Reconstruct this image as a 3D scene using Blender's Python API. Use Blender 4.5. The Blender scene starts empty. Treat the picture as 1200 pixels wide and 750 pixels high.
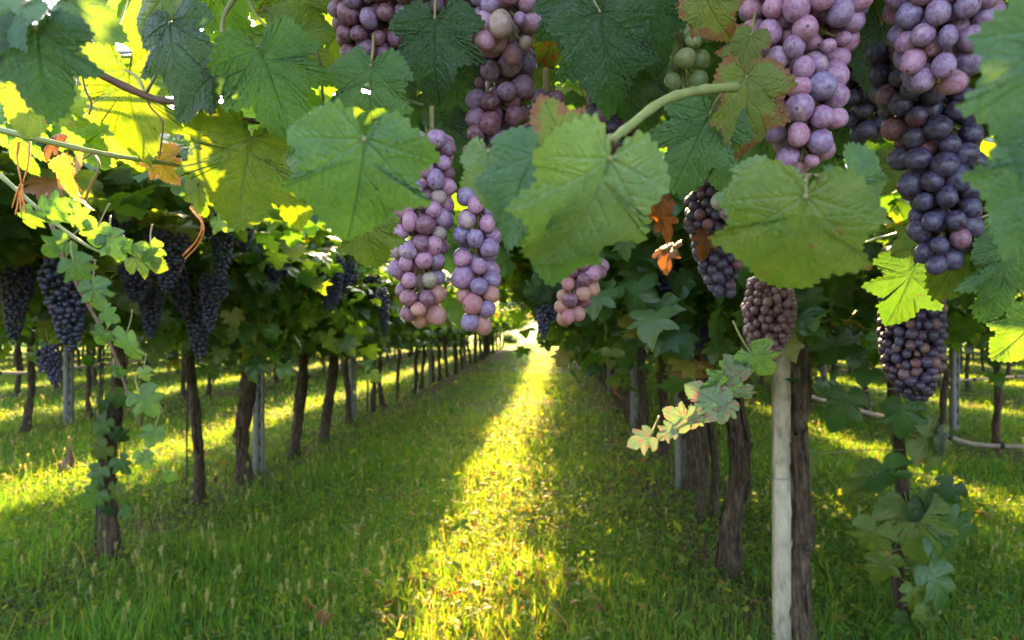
import bpy, math, random
import numpy as np
from mathutils import Vector, Matrix, Euler

scene = bpy.context.scene
C = scene.collection
R = math.radians

# ------------------------------------------------------------------ camera, sky, sun, exposure
F = 870.0                                   # focal length in photo pixels (1200 wide)
CAM = Vector((0.0, 0.0, 1.40))
ROT = Euler((R(90.5), 0.0, R(3.29)), 'XYZ')
cd = bpy.data.cameras.new('camera')
cam = bpy.data.objects.new('camera', cd)
C.objects.link(cam)
cam.location = CAM
cam.rotation_euler = ROT
cd.sensor_width = 36.0
cd.lens = F / 1200 * 36.0
cd.clip_start = 0.02
cd.clip_end = 3000
cd.dof.use_dof = True
cd.dof.focus_distance = 0.68
cd.dof.aperture_fstop = 12.5
scene.camera = cam

SUN_EL, SUN_AZ = R(31), R(-9)               # azimuth from +Y, negative = to the left
w = bpy.data.worlds.new('World')
scene.world = w
w.use_nodes = True
wn = w.node_tree
sky = wn.nodes.new('ShaderNodeTexSky')
sky.sky_type = 'NISHITA'
sky.sun_disc = False
sky.sun_elevation = SUN_EL
sky.sun_rotation = SUN_AZ
sky.air_density = 1.0
sky.dust_density = 3.0
bg = wn.nodes['Background']
bg.inputs['Strength'].default_value = 0.15
hsv = wn.nodes.new('ShaderNodeHueSaturation')
hsv.inputs['Saturation'].default_value = .8
wn.links.new(sky.outputs[0], hsv.inputs['Color'])
wn.links.new(hsv.outputs[0], bg.inputs['Color'])

sl = bpy.data.lights.new('sun', 'SUN')
sl.energy = 5.0
sl.angle = R(0.5)
sl.color = (1.0, 0.61, 0.20)
so = bpy.data.objects.new('sun', sl)
C.objects.link(so)
sd = Vector((math.sin(SUN_AZ) * math.cos(SUN_EL), math.cos(SUN_AZ) * math.cos(SUN_EL), math.sin(SUN_EL)))
so.rotation_euler = sd.to_track_quat('Z', 'Y').to_euler()
so.location = sd * 50

scene.view_settings.view_transform = 'Standard'
scene.view_settings.look = 'None'
scene.view_settings.gamma = 1.0
scene.view_settings.exposure = 3.18

# ------------------------------------------------------------------ helpers
MROT = ROT.to_matrix()

def W(px, py, d):
    """world point seen at photo pixel (px,py), d metres along the view axis"""
    return CAM + MROT @ Vector(((px - 600) / F * d, -(py - 375) / F * d, -d))

def G(px, py):
    """ground point under a photo pixel"""
    v = MROT @ Vector(((px - 600) / F, -(py - 375) / F, -1))
    t = -CAM.z / v.z
    p = CAM + v * t
    return Vector((p.x, p.y, gz(p.x, p.y)))

def vnoise(x, y, seed=0):
    r = np.random.RandomState(seed)
    out = 0
    amp = 1.0
    fr = 1.0
    tot = 0
    for k in range(4):
        a = r.uniform(0, 2 * np.pi, 3)
        p = r.uniform(0, 6.28, 3)
        s = 0
        for i in range(3):
            s = s + np.sin((x * np.cos(a[i]) + y * np.sin(a[i])) * fr * r.uniform(.8, 1.25) + p[i])
        out = out + amp * s / 3
        tot += amp
        amp *= .6
        fr *= 2.1
    return out / tot

def gz(x, y):
    return float(0.03 * vnoise(np.float64(x) * .7, np.float64(y) * .7, 5))

def link(name, me, mat=None, parent=None, loc=None):
    o = bpy.data.objects.new(name, me)
    C.objects.link(o)
    if mat is not None and me is not None and not me.materials:
        me.materials.append(mat)
    if parent is not None:
        o.parent = parent
    if loc is not None:
        o.location = loc
    return o

def tag(o, label=None, cat=None, group=None, kind=None):
    if label: o['label'] = label
    if cat: o['category'] = cat
    if group: o['group'] = group
    if kind: o['kind'] = kind
    return o

def empty(name, loc, label, cat, group=None):
    o = bpy.data.objects.new(name, None)
    C.objects.link(o)
    o.location = loc
    o.empty_display_size = .05
    return tag(o, label, cat, group)

def npmesh(name, V, faces, attrs=None, smooth=True, mats=None, midx=None):
    """faces: (n,k) int array (k = 3 or 4) or a list of such arrays"""
    me = bpy.data.meshes.new(name)
    V = np.asarray(V, dtype=np.float32)
    if not isinstance(faces, (list, tuple)):
        faces = [faces]
    faces = [np.asarray(f, dtype=np.int32) for f in faces if len(f)]
    loops = np.concatenate([f.ravel() for f in faces])
    tot = np.concatenate([np.full(len(f), f.shape[1], np.int32) for f in faces])
    start = np.concatenate([[0], np.cumsum(tot)[:-1]]).astype(np.int32)
    me.vertices.add(len(V))
    me.vertices.foreach_set('co', V.ravel())
    me.loops.add(len(loops))
    me.loops.foreach_set('vertex_index', loops)
    me.polygons.add(len(tot))
    me.polygons.foreach_set('loop_start', start)
    me.polygons.foreach_set('loop_total', tot)
    if smooth:
        me.polygons.foreach_set('use_smooth', np.ones(len(tot), bool))
    if mats:
        for m in mats: me.materials.append(m)
    if midx is not None:
        me.polygons.foreach_set('material_index', np.asarray(midx, np.int32))
    for k, a in (attrs or {}).items():
        a = np.asarray(a, np.float32)
        if a.ndim == 1:
            at = me.attributes.new(k, 'FLOAT', 'POINT')
            at.data.foreach_set('value', a)
        else:
            at = me.attributes.new(k, 'FLOAT_VECTOR', 'POINT')
            at.data.foreach_set('vector', a.ravel())
    me.update(calc_edges=True)
    me.validate()
    return me

class Geo:
    def __init__(s): s.V = []; s.Q = []; s.T = []; s.n = 0
    def add(s, V, Q=None, T=None):
        V = np.asarray(V, float)
        s.V.append(V)
        if Q is not None and len(Q): s.Q.append(np.asarray(Q) + s.n)
        if T is not None and len(T): s.T.append(np.asarray(T) + s.n)
        s.n += len(V)
    def tube(s, pts, rad, seg=6, rough=0, seed=0, freq=18):
        pts = np.array([list(p) for p in pts], float)
        n = len(pts)
        rad = np.broadcast_to(np.asarray(rad, float), (n,)) if np.ndim(rad) else np.full(n, rad)
        rs = np.random.RandomState(seed)
        tan = np.gradient(pts, axis=0)
        tan /= np.linalg.norm(tan, axis=1)[:, None] + 1e-12
        up = np.array([0, 0, 1.0]) if abs(tan[0, 2]) < .8 else np.array([0, 1.0, 0])
        V = []
        a = np.linspace(0, 2 * np.pi, seg, endpoint=False)
        ph = rs.uniform(0, 6.28, 4)
        L = np.concatenate([[0], np.cumsum(np.linalg.norm(np.diff(pts, axis=0), axis=1))])
        u = np.cross(up, tan[0]); u /= np.linalg.norm(u)
        for i in range(n):
            u = u - tan[i] * (u @ tan[i]); u /= np.linalg.norm(u)
            v = np.cross(tan[i], u)
            r = rad[i] * np.ones(seg)
            if rough:
                r = r * (1 + rough * (np.sin(3 * a + ph[0] + L[i] * freq * .35) * .6 + np.sin(7 * a + ph[1] + L[i] * freq * .2) * .5
                                      + np.sin(L[i] * freq + ph[2] + 2 * a) * .6) + rough * .6 * rs.randn(seg))
            V.append(pts[i] + np.cos(a)[:, None] * u * r[:, None] + np.sin(a)[:, None] * v * r[:, None])
        V = np.concatenate(V)
        Q = []
        for i in range(n - 1):
            for j in range(seg):
                k = (j + 1) % seg
                Q.append((i * seg + j, i * seg + k, (i + 1) * seg + k, (i + 1) * seg + j))
        nv = len(V)
        V = np.concatenate([V, pts[:1], pts[-1:]])
        T = [(nv, (j + 1) % seg, j) for j in range(seg)] + [(nv + 1, (n - 1) * seg + j, (n - 1) * seg + (j + 1) % seg) for j in range(seg)]
        s.add(V, Q, T)
    def box(s, c, size, bev=0.004, M=None):
        x, y, z = np.array(size) / 2
        b = bev
        V = []
        for zz, ins in ((-z, b), (-z + b, 0), (z - b, 0), (z, b)):
            for sx, sy in ((-1, -1), (1, -1), (1, 1), (-1, 1)):
                V.append((sx * (x - ins), sy * (y - ins), zz))
        V = np.array(V)
        if M is not None: V = V @ np.array(M.to_3x3()).T
        V = V + np.array(list(c))
        Q = [(3, 2, 1, 0), (12, 13, 14, 15)]
        for l in range(3):
            for j in range(4):
                k = (j + 1) % 4
                Q.append((l * 4 + j, l * 4 + k, l * 4 + 4 + k, l * 4 + 4 + j))
        s.add(V, Q)
    def mesh(s, name, off=None, smooth=True, attrs=None, mats=None):
        V = np.concatenate(s.V)
        if off is not None: V = V - np.array(list(off))
        fs = []
        if s.Q: fs.append(np.concatenate(s.Q))
        if s.T: fs.append(np.concatenate(s.T))
        return npmesh(name, V, fs, attrs, smooth, mats)

def spline(pts, n):
    """Catmull-Rom through pts, n samples per span"""
    P = np.array([list(p) for p in pts], float)
    if len(P) == 2:
        return np.array([P[0] + (P[1] - P[0]) * t for t in np.linspace(0, 1, n + 1)])
    P = np.concatenate([[2 * P[0] - P[1]], P, [2 * P[-1] - P[-2]]])
    out = []
    for i in range(1, len(P) - 2):
        for t in np.linspace(0, 1, n, endpoint=False):
            a, b, c, d = P[i - 1:i + 3]
            out.append(.5 * ((2 * b) + (-a + c) * t + (2 * a - 5 * b + 4 * c - d) * t * t + (-a + 3 * b - 3 * c + d) * t ** 3))
    out.append(P[-2])
    return np.array(out)

# ------------------------------------------------------------------ materials
def newmat(name):
    m = bpy.data.materials.new(name)
    m.use_nodes = True
    nt = m.node_tree
    nt.nodes.clear()
    out = nt.nodes.new('ShaderNodeOutputMaterial')
    return m, nt, out

class N:
    """small node-graph helper"""
    def __init__(s, nt): s.nt = nt
    def __call__(s, kind, ins=None, **props):
        n = s.nt.nodes.new('ShaderNode' + kind)
        for k, v in props.items(): setattr(n, k, v)
        for k, v in (ins or {}).items():
            sock = n.inputs[k]
            if isinstance(v, bpy.types.NodeSocket): s.nt.links.new(v, sock)
            else:
                if sock.type == 'RGBA' and len(v) == 3: v = (*v, 1)
                sock.default_value = v
        return n
    def mix(s, f, a, b):
        n = s('Mix', data_type='RGBA')
        for i, v in ((0, f), (6, a), (7, b)):
            sock = n.inputs[i]
            if isinstance(v, bpy.types.NodeSocket): s.nt.links.new(v, sock)
            else: sock.default_value = v if i == 0 else (*v, 1)
        return n.outputs[2]
    def ramp(s, f, stops):
        n = s('ValToRGB')
        s.nt.links.new(f, n.inputs[0])
        el = n.color_ramp.elements
        while len(el) < len(stops): el.new(.5)
        for e, (p, c) in zip(el, stops):
            e.position = p
            e.color = (*c, 1) if not np.isscalar(c) else (c, c, c, 1)
        return n.outputs[0]
    def math(s, op, a, b=0.0, clamp=False):
        n = s('Math', operation=op, use_clamp=clamp)
        for i, v in ((0, a), (1, b)):
            if isinstance(v, bpy.types.NodeSocket): s.nt.links.new(v, n.inputs[i])
            else: n.inputs[i].default_value = v
        return n.outputs[0]
    def attr(s, name):
        return s('Attribute', attribute_name=name)

def leaf_shader(q, nt, out, col, tcol, rough=.45, trans=.45, bump=None, spec=.35):
    ins = {'Base Color': col, 'Roughness': rough, 'Specular IOR Level': spec}
    p = q('BsdfPrincipled', ins)
    t = q('BsdfTranslucent', {'Color': tcol})
    if bump is not None:
        nt.links.new(bump, p.inputs['Normal']); nt.links.new(bump, t.inputs['Normal'])
    mx = q('MixShader', {0: trans, 1: p.outputs[0], 2: t.outputs[0]})
    nt.links.new(mx.outputs[0], out.inputs[0])

def mat_foliage(name, stops, tstops, trans=.45, rough=.45, spec=.3):
    m, nt, out = newmat(name)
    q = N(nt)
    a = q.attr('rnd').outputs['Fac']
    leaf_shader(q, nt, out, q.ramp(a, stops), q.ramp(a, tstops), rough=rough, trans=trans, spec=spec)
    return m

M_FOL = mat_foliage('vine_leaves',
    [(0, (.020, .060, .020)), (.4, (.042, .100, .030)), (.70, (.075, .140, .050)), (.88, (.115, .175, .075)), (.95, (.18, .18, .04)), (1, (.20, .09, .025))],
    [(0, (.09, .21, .010)), (.4, (.16, .30, .010)), (.70, (.26, .37, .014)), (.88, (.34, .42, .02)), (.95, (.45, .36, .02)), (1, (.30, .11, .015))], rough=.36, spec=.5)
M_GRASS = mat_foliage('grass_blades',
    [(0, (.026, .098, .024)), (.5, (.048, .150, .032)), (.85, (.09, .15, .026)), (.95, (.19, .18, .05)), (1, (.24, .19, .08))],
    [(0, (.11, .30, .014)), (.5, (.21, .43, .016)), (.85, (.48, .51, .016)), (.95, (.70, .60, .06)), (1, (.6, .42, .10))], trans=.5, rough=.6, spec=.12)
M_WEED = mat_foliage('weed_leaves',
    [(0, (.030, .085, .018)), (.6, (.065, .13, .026)), (.9, (.11, .16, .035)), (.97, (.28, .24, .05)), (1, (.22, .09, .03))],
    [(0, (.17, .33, .012)), (.6, (.38, .47, .016)), (.9, (.50, .52, .03)), (.97, (.80, .62, .05)), (1, (.6, .25, .03))], trans=.42, rough=.55, spec=.14)
M_SEED = mat_foliage('grass_seed_heads',
    [(0, (.14, .17, .05)), (1, (.27, .26, .11))], [(0, (.4, .45, .1)), (1, (.7, .6, .22))], trans=.5)
M_TREE = mat_foliage('tree_leaves',
    [(0, (.025, .06, .02)), (.6, (.05, .09, .025)), (1, (.09, .12, .03))],
    [(0, (.12, .25, .02)), (.6, (.22, .36, .03)), (1, (.35, .42, .04))])

def mat_fgleaf(name, ca, cb, ta, tb, vein=(.12, .20, .06), rim=None, rimw=.12, spots=None, spot_t=.66, trans=.42, rough=.4, ring=1.0):
    m, nt, out = newmat(name)
    q = N(nt)
    lp = q.attr('lp').outputs['Vector']
    oi = q('ObjectInfo')
    va = q('VectorMath', {0: lp, 1: q('CombineXYZ', {2: q.math('MULTIPLY', oi.outputs['Random'], 30.0)}).outputs[0]}, operation='ADD').outputs[0]
    n1 = q('TexNoise', {'Vector': va, 'Scale': 3.2, 'Detail': 4.0, 'Roughness': .6}).outputs['Fac']
    n2 = q('TexNoise', {'Vector': va, 'Scale': 26.0, 'Detail': 3.0}).outputs['Fac']
    f = q.math('ADD', q.math('MULTIPLY', q.math('SUBTRACT', n1, .5), 2.2), q.math('MULTIPLY', n2, .9), True)
    c = q.mix(f, ca, cb)
    t = q.mix(f, ta, tb)
    vo = q('TexVoronoi', {'Vector': va, 'Scale': 20.0}, feature='DISTANCE_TO_EDGE').outputs['Distance']
    net = q.math('MULTIPLY', q.ramp(vo, [(0, 1.0), (.09, 0.0)]), .35)
    ve = q.math('MAXIMUM', q.attr('vein').outputs['Fac'], net)
    c = q.mix(q.math('MULTIPLY', ve, .75), c, vein)
    t = q.mix(q.math('MULTIPLY', ve, .55), t, tuple(x * .6 for x in ta))
    if rim is not None:
        ed = q.attr('edge').outputs['Fac']
        rf = q.ramp(q.math('ADD', ed, q.math('ADD', q.math('MULTIPLY', q.math('SUBTRACT', n1, .5), 1.3), q.math('MULTIPLY', q.math('SUBTRACT', n2, .5), .25))), [(1 - rimw * 1.8, 0.0), (1 - rimw * .5, 1.0)])
        c = q.mix(rf, c, rim); t = q.mix(rf, t, tuple(min(1, x * 1.8) for x in rim))
    # small brown flecks on every leaf, larger blotches where asked
    n3 = q('TexNoise', {'Vector': va, 'Scale': 13.0, 'Detail': 2.0}).outputs['Fac']
    sp = q.ramp(n3, [(.70, 0.0), (.75, 1.0)])
    c = q.mix(q.math('MULTIPLY', sp, .7), c, (.10, .06, .025)); t = q.mix(sp, t, (.12, .06, .02))
    if spots is not None:
        n4 = q('TexNoise', {'Vector': va, 'Scale': 5.5, 'Detail': 3.0}).outputs['Fac']
        s4 = q.ramp(n4, [(spot_t - .08, 0.0), (spot_t, 1.0)])
        c = q.mix(s4, c, spots); t = q.mix(s4, t, tuple(min(1, x * 1.6) for x in spots))
    b = q('Bump', {'Height': q.math('ADD', q.math('MULTIPLY', ve, -.8), q.math('MULTIPLY', n2, .5)), 'Strength': .45, 'Distance': .004}).outputs[0]
    leaf_shader(q, nt, out, c, t, rough=rough, trans=trans, bump=b, spec=.45)
    return m

LEAF = dict(
    dusty=mat_fgleaf('leaf_dusty_pink_edged', (.13, .20, .11), (.20, .28, .16), (.14, .24, .06), (.20, .30, .08), vein=(.22, .30, .16), spots=(.22, .13, .09), spot_t=.60, trans=.3, rough=.55),
    soft=mat_fgleaf('leaf_soft_yellow_green', (.055, .105, .022), (.140, .19, .040), (.20, .36, .02), (.38, .46, .03), vein=(.16, .22, .08), rough=.5, spots=(.20, .12, .03), spot_t=.72),
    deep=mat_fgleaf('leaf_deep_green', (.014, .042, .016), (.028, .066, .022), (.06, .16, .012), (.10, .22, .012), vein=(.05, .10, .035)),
    mid=mat_fgleaf('leaf_mid_green', (.035, .095, .030), (.060, .130, .036), (.14, .32, .015), (.22, .40, .02), vein=(.11, .18, .07)),
    bright=mat_fgleaf('leaf_yellow_green', (.075, .130, .022), (.130, .180, .026), (.10, .20, .004), (.22, .27, .005), vein=(.14, .20, .05), trans=.45),
    pale=mat_fgleaf('leaf_pale_underside', (.085, .160, .062), (.17, .245, .098), (.22, .36, .03), (.34, .46, .04), vein=(.22, .32, .15), rough=.55),
    teal=mat_fgleaf('leaf_blue_green', (.032, .085, .040), (.080, .155, .070), (.16, .32, .02), (.26, .42, .03), vein=(.12, .22, .12), rough=.5),
    rim=mat_fgleaf('leaf_red_rimmed', (.10, .145, .03), (.16, .19, .035), (.22, .30, .01), (.36, .36, .012), rim=(.20, .085, .035), rimw=.10, vein=(.16, .22, .06)),
    spotted=mat_fgleaf('leaf_red_spotted', (.14, .18, .03), (.22, .22, .03), (.30, .38, .012), (.42, .42, .014), spots=(.45, .08, .02), spot_t=.62, vein=(.2, .22, .06), trans=.55),
    yellow=mat_fgleaf('leaf_autumn_yellow', (.27, .20, .03), (.36, .25, .045), (.32, .21, .012), (.36, .24, .018), vein=(.35, .30, .08), rim=(.30, .14, .04), rimw=.10, trans=.55),
    dry=mat_fgleaf('leaf_dry_brown', (.17, .07, .028), (.27, .11, .04), (.16, .055, .012), (.22, .08, .015), vein=(.16, .06, .02), trans=.5),
)

def mat_simple(name, stops, scale=(8, 8, 8), rough=.8, bump=.3, detail=6, metallic=0, coord='Object', bdist=.01):
    m, nt, out = newmat(name)
    q = N(nt)
    tc = q('TexCoord').outputs[coord]
    mp = q('Mapping', {'Vector': tc, 'Scale': scale}).outputs[0]
    n = q('TexNoise', {'Vector': mp, 'Scale': 1.0, 'Detail': detail, 'Roughness': .65}).outputs['Fac']
    b = q('Bump', {'Height': n, 'Strength': bump, 'Distance': bdist}).outputs[0]
    p = q('BsdfPrincipled', {'Base Color': q.ramp(n, stops), 'Roughness': rough, 'Metallic': metallic, 'Normal': b})
    nt.links.new(p.outputs[0], out.inputs[0])
    return m

M_BARK = mat_simple('vine_bark', [(.30, (.014, .009, .005)), (.5, (.062, .039, .023)), (.74, (.19, .13, .082))], scale=(60, 60, 11), rough=.95, bump=1.0, bdist=.03)
M_CANE = mat_simple('brown_cane', [(.3, (.065, .028, .018)), (.7, (.15, .075, .045))], scale=(60, 60, 60), rough=.6, bump=.3)
M_GCANE = mat_simple('green_cane', [(.3, (.13, .17, .045)), (.7, (.24, .25, .08))], scale=(60, 60, 60), rough=.55, bump=.2)
M_PETIOLE = mat_simple('leaf_stalk', [(.3, (.16, .17, .06)), (.7, (.26, .19, .09))], scale=(50, 50, 50), rough=.5, bump=.1)
M_RACHIS = mat_simple('grape_stalk', [(.3, (.10, .09, .03)), (.7, (.20, .15, .06))], scale=(60, 60, 60), rough=.7, bump=.2)
M_CONC = mat_simple('weathered_concrete', [(.30, (.14, .115, .08)), (.45, (.34, .29, .215)), (.70, (.50, .44, .33))], scale=(24, 24, 9), rough=.92, bump=.6)
M_GREYPOST = mat_simple('grey_concrete', [(.25, (.09, .085, .078)), (.45, (.17, .165, .155)), (.75, (.27, .26, .245))], scale=(30, 30, 14), rough=.92, bump=.6)
M_WOOD = mat_simple('grey_wood', [(.3, (.12, .10, .085)), (.7, (.30, .27, .23))], scale=(9, 60, 60), rough=.9, bump=.6)
M_WIRE = mat_simple('galvanised_wire', [(.3, (.25, .26, .27)), (.7, (.42, .43, .44))], scale=(80, 80, 80), rough=.45, bump=.1, metallic=.8)
M_PIPE = mat_simple('faded_pipe', [(.3, (.26, .20, .17)), (.7, (.42, .34, .30))], scale=(20, 20, 20), rough=.6, bump=.15)
M_DARKST = mat_simple('dark_stake', [(.3, (.018, .016, .013)), (.7, (.05, .042, .035))], scale=(40, 40, 10), rough=.85, bump=.4)
M_TIE = mat_simple('orange_raffia', [(.3, (.42, .12, .025)), (.7, (.62, .25, .06))], scale=(60, 60, 60), rough=.7, bump=.3)
M_STUMP = mat_simple('rotten_wood', [(.3, (.09, .05, .03)), (.7, (.24, .14, .08))], scale=(30, 30, 10), rough=.9, bump=.7)

def mat_ground():
    m, nt, out = newmat('grassy_soil')
    q = N(nt)
    g = q('NewGeometry').outputs['Position']
    n1 = q('TexNoise', {'Vector': g, 'Scale': .9, 'Detail': 6.0}).outputs['Fac']
    n2 = q('TexNoise', {'Vector': g, 'Scale': 22.0, 'Detail': 6.0, 'Roughness': .7}).outputs['Fac']
    green = q.ramp(n2, [(.3, (.030, .055, .012)), (.55, (.055, .095, .020)), (.75, (.10, .12, .035))])
    soil = q.ramp(n2, [(.3, (.045, .030, .018)), (.7, (.13, .09, .055))])
    c = q.mix(q.ramp(q.math('ADD', n1, q.math('MULTIPLY', q.attr('soil').outputs['Fac'], .22)), [(.52, 0.0), (.66, 1.0)]), green, soil)
    b = q('Bump', {'Height': n2, 'Strength': .8, 'Distance': .03}).outputs[0]
    p = q('BsdfPrincipled', {'Base Color': c, 'Roughness': .95, 'Normal': b, 'Specular IOR Level': .1})
    nt.links.new(p.outputs[0], out.inputs[0])
    return m
M_GROUND = mat_ground()
M_HILL = mat_simple('hillside_haze_tint', [(.35, (.20, .25, .15)), (.5, (.28, .31, .19)), (.65, (.36, .36, .26))], scale=(.03, .03, .05), rough=1, bump=0, coord='Object')  # distance haze put into the pale base colour

def mat_berry(name, stops, spk=.75, bloom=.35, bloomc=(.44, .33, .47), rough=.34, sss=.25, sssr=(1.0, .25, .2), source='object', tcol=None):
    m, nt, out = newmat(name)
    q = N(nt)
    tc = q('TexCoord').outputs['Object']
    if source == 'object': r = q('ObjectInfo').outputs['Random']
    else: r = q.attr('rnd').outputs['Fac']
    v = q('VectorMath', {0: tc, 1: q('CombineXYZ', {0: q.math('MULTIPLY', r, 37.0), 1: q.math('MULTIPLY', r, 91.0)}).outputs[0]}, operation='ADD').outputs[0]
    sc = 1.0 if source == 'object' else 80.0
    n1 = q('TexNoise', {'Vector': v, 'Scale': 1.1 * sc, 'Detail': 3.0}).outputs['Fac']
    n2 = q('TexNoise', {'Vector': v, 'Scale': 6.5 * sc, 'Detail': 3.0, 'Roughness': .7}).outputs['Fac']
    n3 = q('TexNoise', {'Vector': v, 'Scale': 2.6 * sc, 'Detail': 5.0, 'Roughness': .65}).outputs['Fac']
    f = q.math('ADD', r, q.math('MULTIPLY', q.math('SUBTRACT', n1, .5), .55), True)
    c = q.ramp(f, stops)
    bl = q.math('MULTIPLY', q.ramp(n3, [(.38, 0.0), (.58, 1.0)]), bloom * 1.15)
    c = q.mix(bl, c, bloomc)
    sp = q.math('MULTIPLY', q.ramp(n2, [(.56, 0.0), (.63, 1.0)]), q.math('MULTIPLY', q.ramp(n1, [(.40, .1), (.62, 1.0)]), spk))
    c = q.mix(sp, c, (.055, .022, .018))
    if source == 'object':      # the dry scar at the blossom end
        z = q('SeparateXYZ', {0: q('VectorMath', {0: tc}, operation='NORMALIZE').outputs[0]}).outputs[2]
        c = q.mix(q.math('MULTIPLY', q.ramp(z, [(.989, 0.0), (.995, 1.0)]), q.ramp(q.math('FRACT', q.math('MULTIPLY', r, 17.3)), [(.45, 0.0), (.8, .9)])), c, (.06, .035, .02))
    rg = q.math('ADD', q.math('MULTIPLY', bl, .5), rough, True)
    b = q('Bump', {'Height': n2, 'Strength': .10, 'Distance': .002}).outputs[0]
    p = q('BsdfPrincipled', {'Base Color': c, 'Roughness': rg, 'Subsurface Weight': sss, 'Subsurface Radius': sssr,
                             'Subsurface Scale': .008, 'Normal': b, 'Specular IOR Level': .4})
    res = p.outputs[0]
    if tcol:
        t = q('BsdfTranslucent', {'Color': tcol})
        res = q('MixShader', {0: .22, 1: res, 2: t.outputs[0]}).outputs[0]
    nt.links.new(res, out.inputs[0])
    return m

BER = dict(
    pink=mat_berry('berry_pink', [(0, (.27, .095, .16)), (.4, (.31, .12, .19)), (.75, (.24, .10, .20)), (.95, (.18, .09, .20)), (1, (.30, .20, .17))]),
    violet=mat_berry('berry_violet', [(0, (.20, .08, .16)), (.5, (.17, .085, .18)), (1, (.13, .08, .18))], bloomc=(.36, .33, .50)),
    wine=mat_berry('berry_wine', [(0, (.085, .016, .035)), (.5, (.14, .035, .06)), (.85, (.09, .035, .075)), (1, (.17, .05, .055))], bloom=.22),
    dark=mat_berry('berry_dark', [(0, (.024, .010, .026)), (.5, (.036, .016, .040)), (.85, (.034, .024, .06)), (1, (.08, .018, .035))], bloom=.24, bloomc=(.17, .19, .36), rough=.30, sss=.1),
    green=mat_berry('berry_green', [(0, (.16, .20, .06)), (.6, (.22, .26, .09)), (1, (.28, .26, .11))], spk=.35, bloom=.25, bloomc=(.40, .44, .32), sssr=(.5, .6, .1)),
    amber=mat_berry('berry_amber', [(0, (.38, .16, .14)), (.5, (.46, .26, .18)), (1, (.38, .14, .16))], bloom=.22, tcol=(.8, .34, .16)),
    olive=mat_berry('berry_olive', [(0, (.20, .14, .10)), (.5, (.22, .20, .10)), (1, (.26, .15, .13))], bloom=.3),
    blue=mat_berry('berry_blue_black', [(0, (.010, .010, .018)), (.6, (.020, .018, .038)), (.9, (.035, .024, .055)), (1, (.07, .02, .035))], bloom=.18, bloomc=(.13, .16, .30), source='attr', sss=0, spk=.1, rough=.4),
    brown=mat_berry('berry_brown_red', [(0, (.07, .022, .022)), (.5, (.11, .04, .04)), (.85, (.07, .035, .05)), (1, (.17, .09, .05))], bloom=.18, sss=.1),
)

# ------------------------------------------------------------------ the ground
ROWX = [-10.9, -6.85, -2.80, 1.02, 4.85, 8.8]
def row_dist(x):
    return np.min(np.abs(x[:, None] - np.array(ROWX)[None, :]), axis=1)

def build_ground():
    xs = np.unique(np.concatenate([np.linspace(-900, -30, 14), np.linspace(-30, 30, 181), np.linspace(30, 900, 14)]))
    ys = np.unique(np.concatenate([np.linspace(-400, -6, 8), np.linspace(-6, 60, 200), np.linspace(60, 1500, 18)]))
    X, Y = np.meshgrid(xs, ys)
    Z = .03 * vnoise(X * .7, Y * .7, 5) * np.where((abs(X) < 31) & (Y < 61), 1, 0)
    V = np.stack([X, Y, Z], -1).reshape(-1, 3)
    nx, ny = len(xs), len(ys)
    i = np.arange(nx * ny).reshape(ny, nx)
    Q = np.stack([i[:-1, :-1], i[:-1, 1:], i[1:, 1:], i[1:, :-1]], -1).reshape(-1, 4)
    rd = row_dist(V[:, 0]); rw = np.exp(-(rd / .55) ** 2) * (V[:, 1] < 60)
    tag(link('ground', npmesh('ground', V, Q, {'soil': rw}), M_GROUND), kind='structure')
build_ground()

def build_hills():
    xs = np.linspace(-1100, 1100, 160)
    ys = np.linspace(420, 900, 12)
    X, Y = np.meshgrid(xs, ys)
    t = (Y - 420) / 480
    Z = -.5 + np.sin(np.clip(t, 0, 1) * np.pi) ** .8 * (42 + 26 * vnoise(X * .006, Y * .006, 9))
    V = np.stack([X, Y, Z], -1).reshape(-1, 3)
    nx, ny = len(xs), len(ys)
    i = np.arange(nx * ny).reshape(ny, nx)
    Q = np.stack([i[:-1, :-1], i[:-1, 1:], i[1:, 1:], i[1:, :-1]], -1).reshape(-1, 4)
    tag(link('hills', npmesh('hills', V, Q), M_HILL), kind='structure')
build_hills()

# ------------------------------------------------------------------ grass
def in_view(x, y, m=.6):
    """rough plan-view frustum test with margin"""
    return (np.abs(x + y * .0575) < y * .72 + m) & (y > 2.6)

ROWX = [-10.9, -6.85, -2.72, 0.98, 4.85, 8.8]
def row_dist(x):
    return np.min(np.abs(x[:, None] - np.array(ROWX)[None, :]), axis=1)

def scatter(rs, n, y0, y1, power=1.0):
    """points in the view wedge between depths y0,y1"""
    y = (rs.rand(n) * (y1 ** power - y0 ** power) + y0 ** power) ** (1 / power)
    x = (rs.rand(n) * 2 - 1) * (y * .76 + 1.0) - y * .0575
    return x, y

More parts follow.
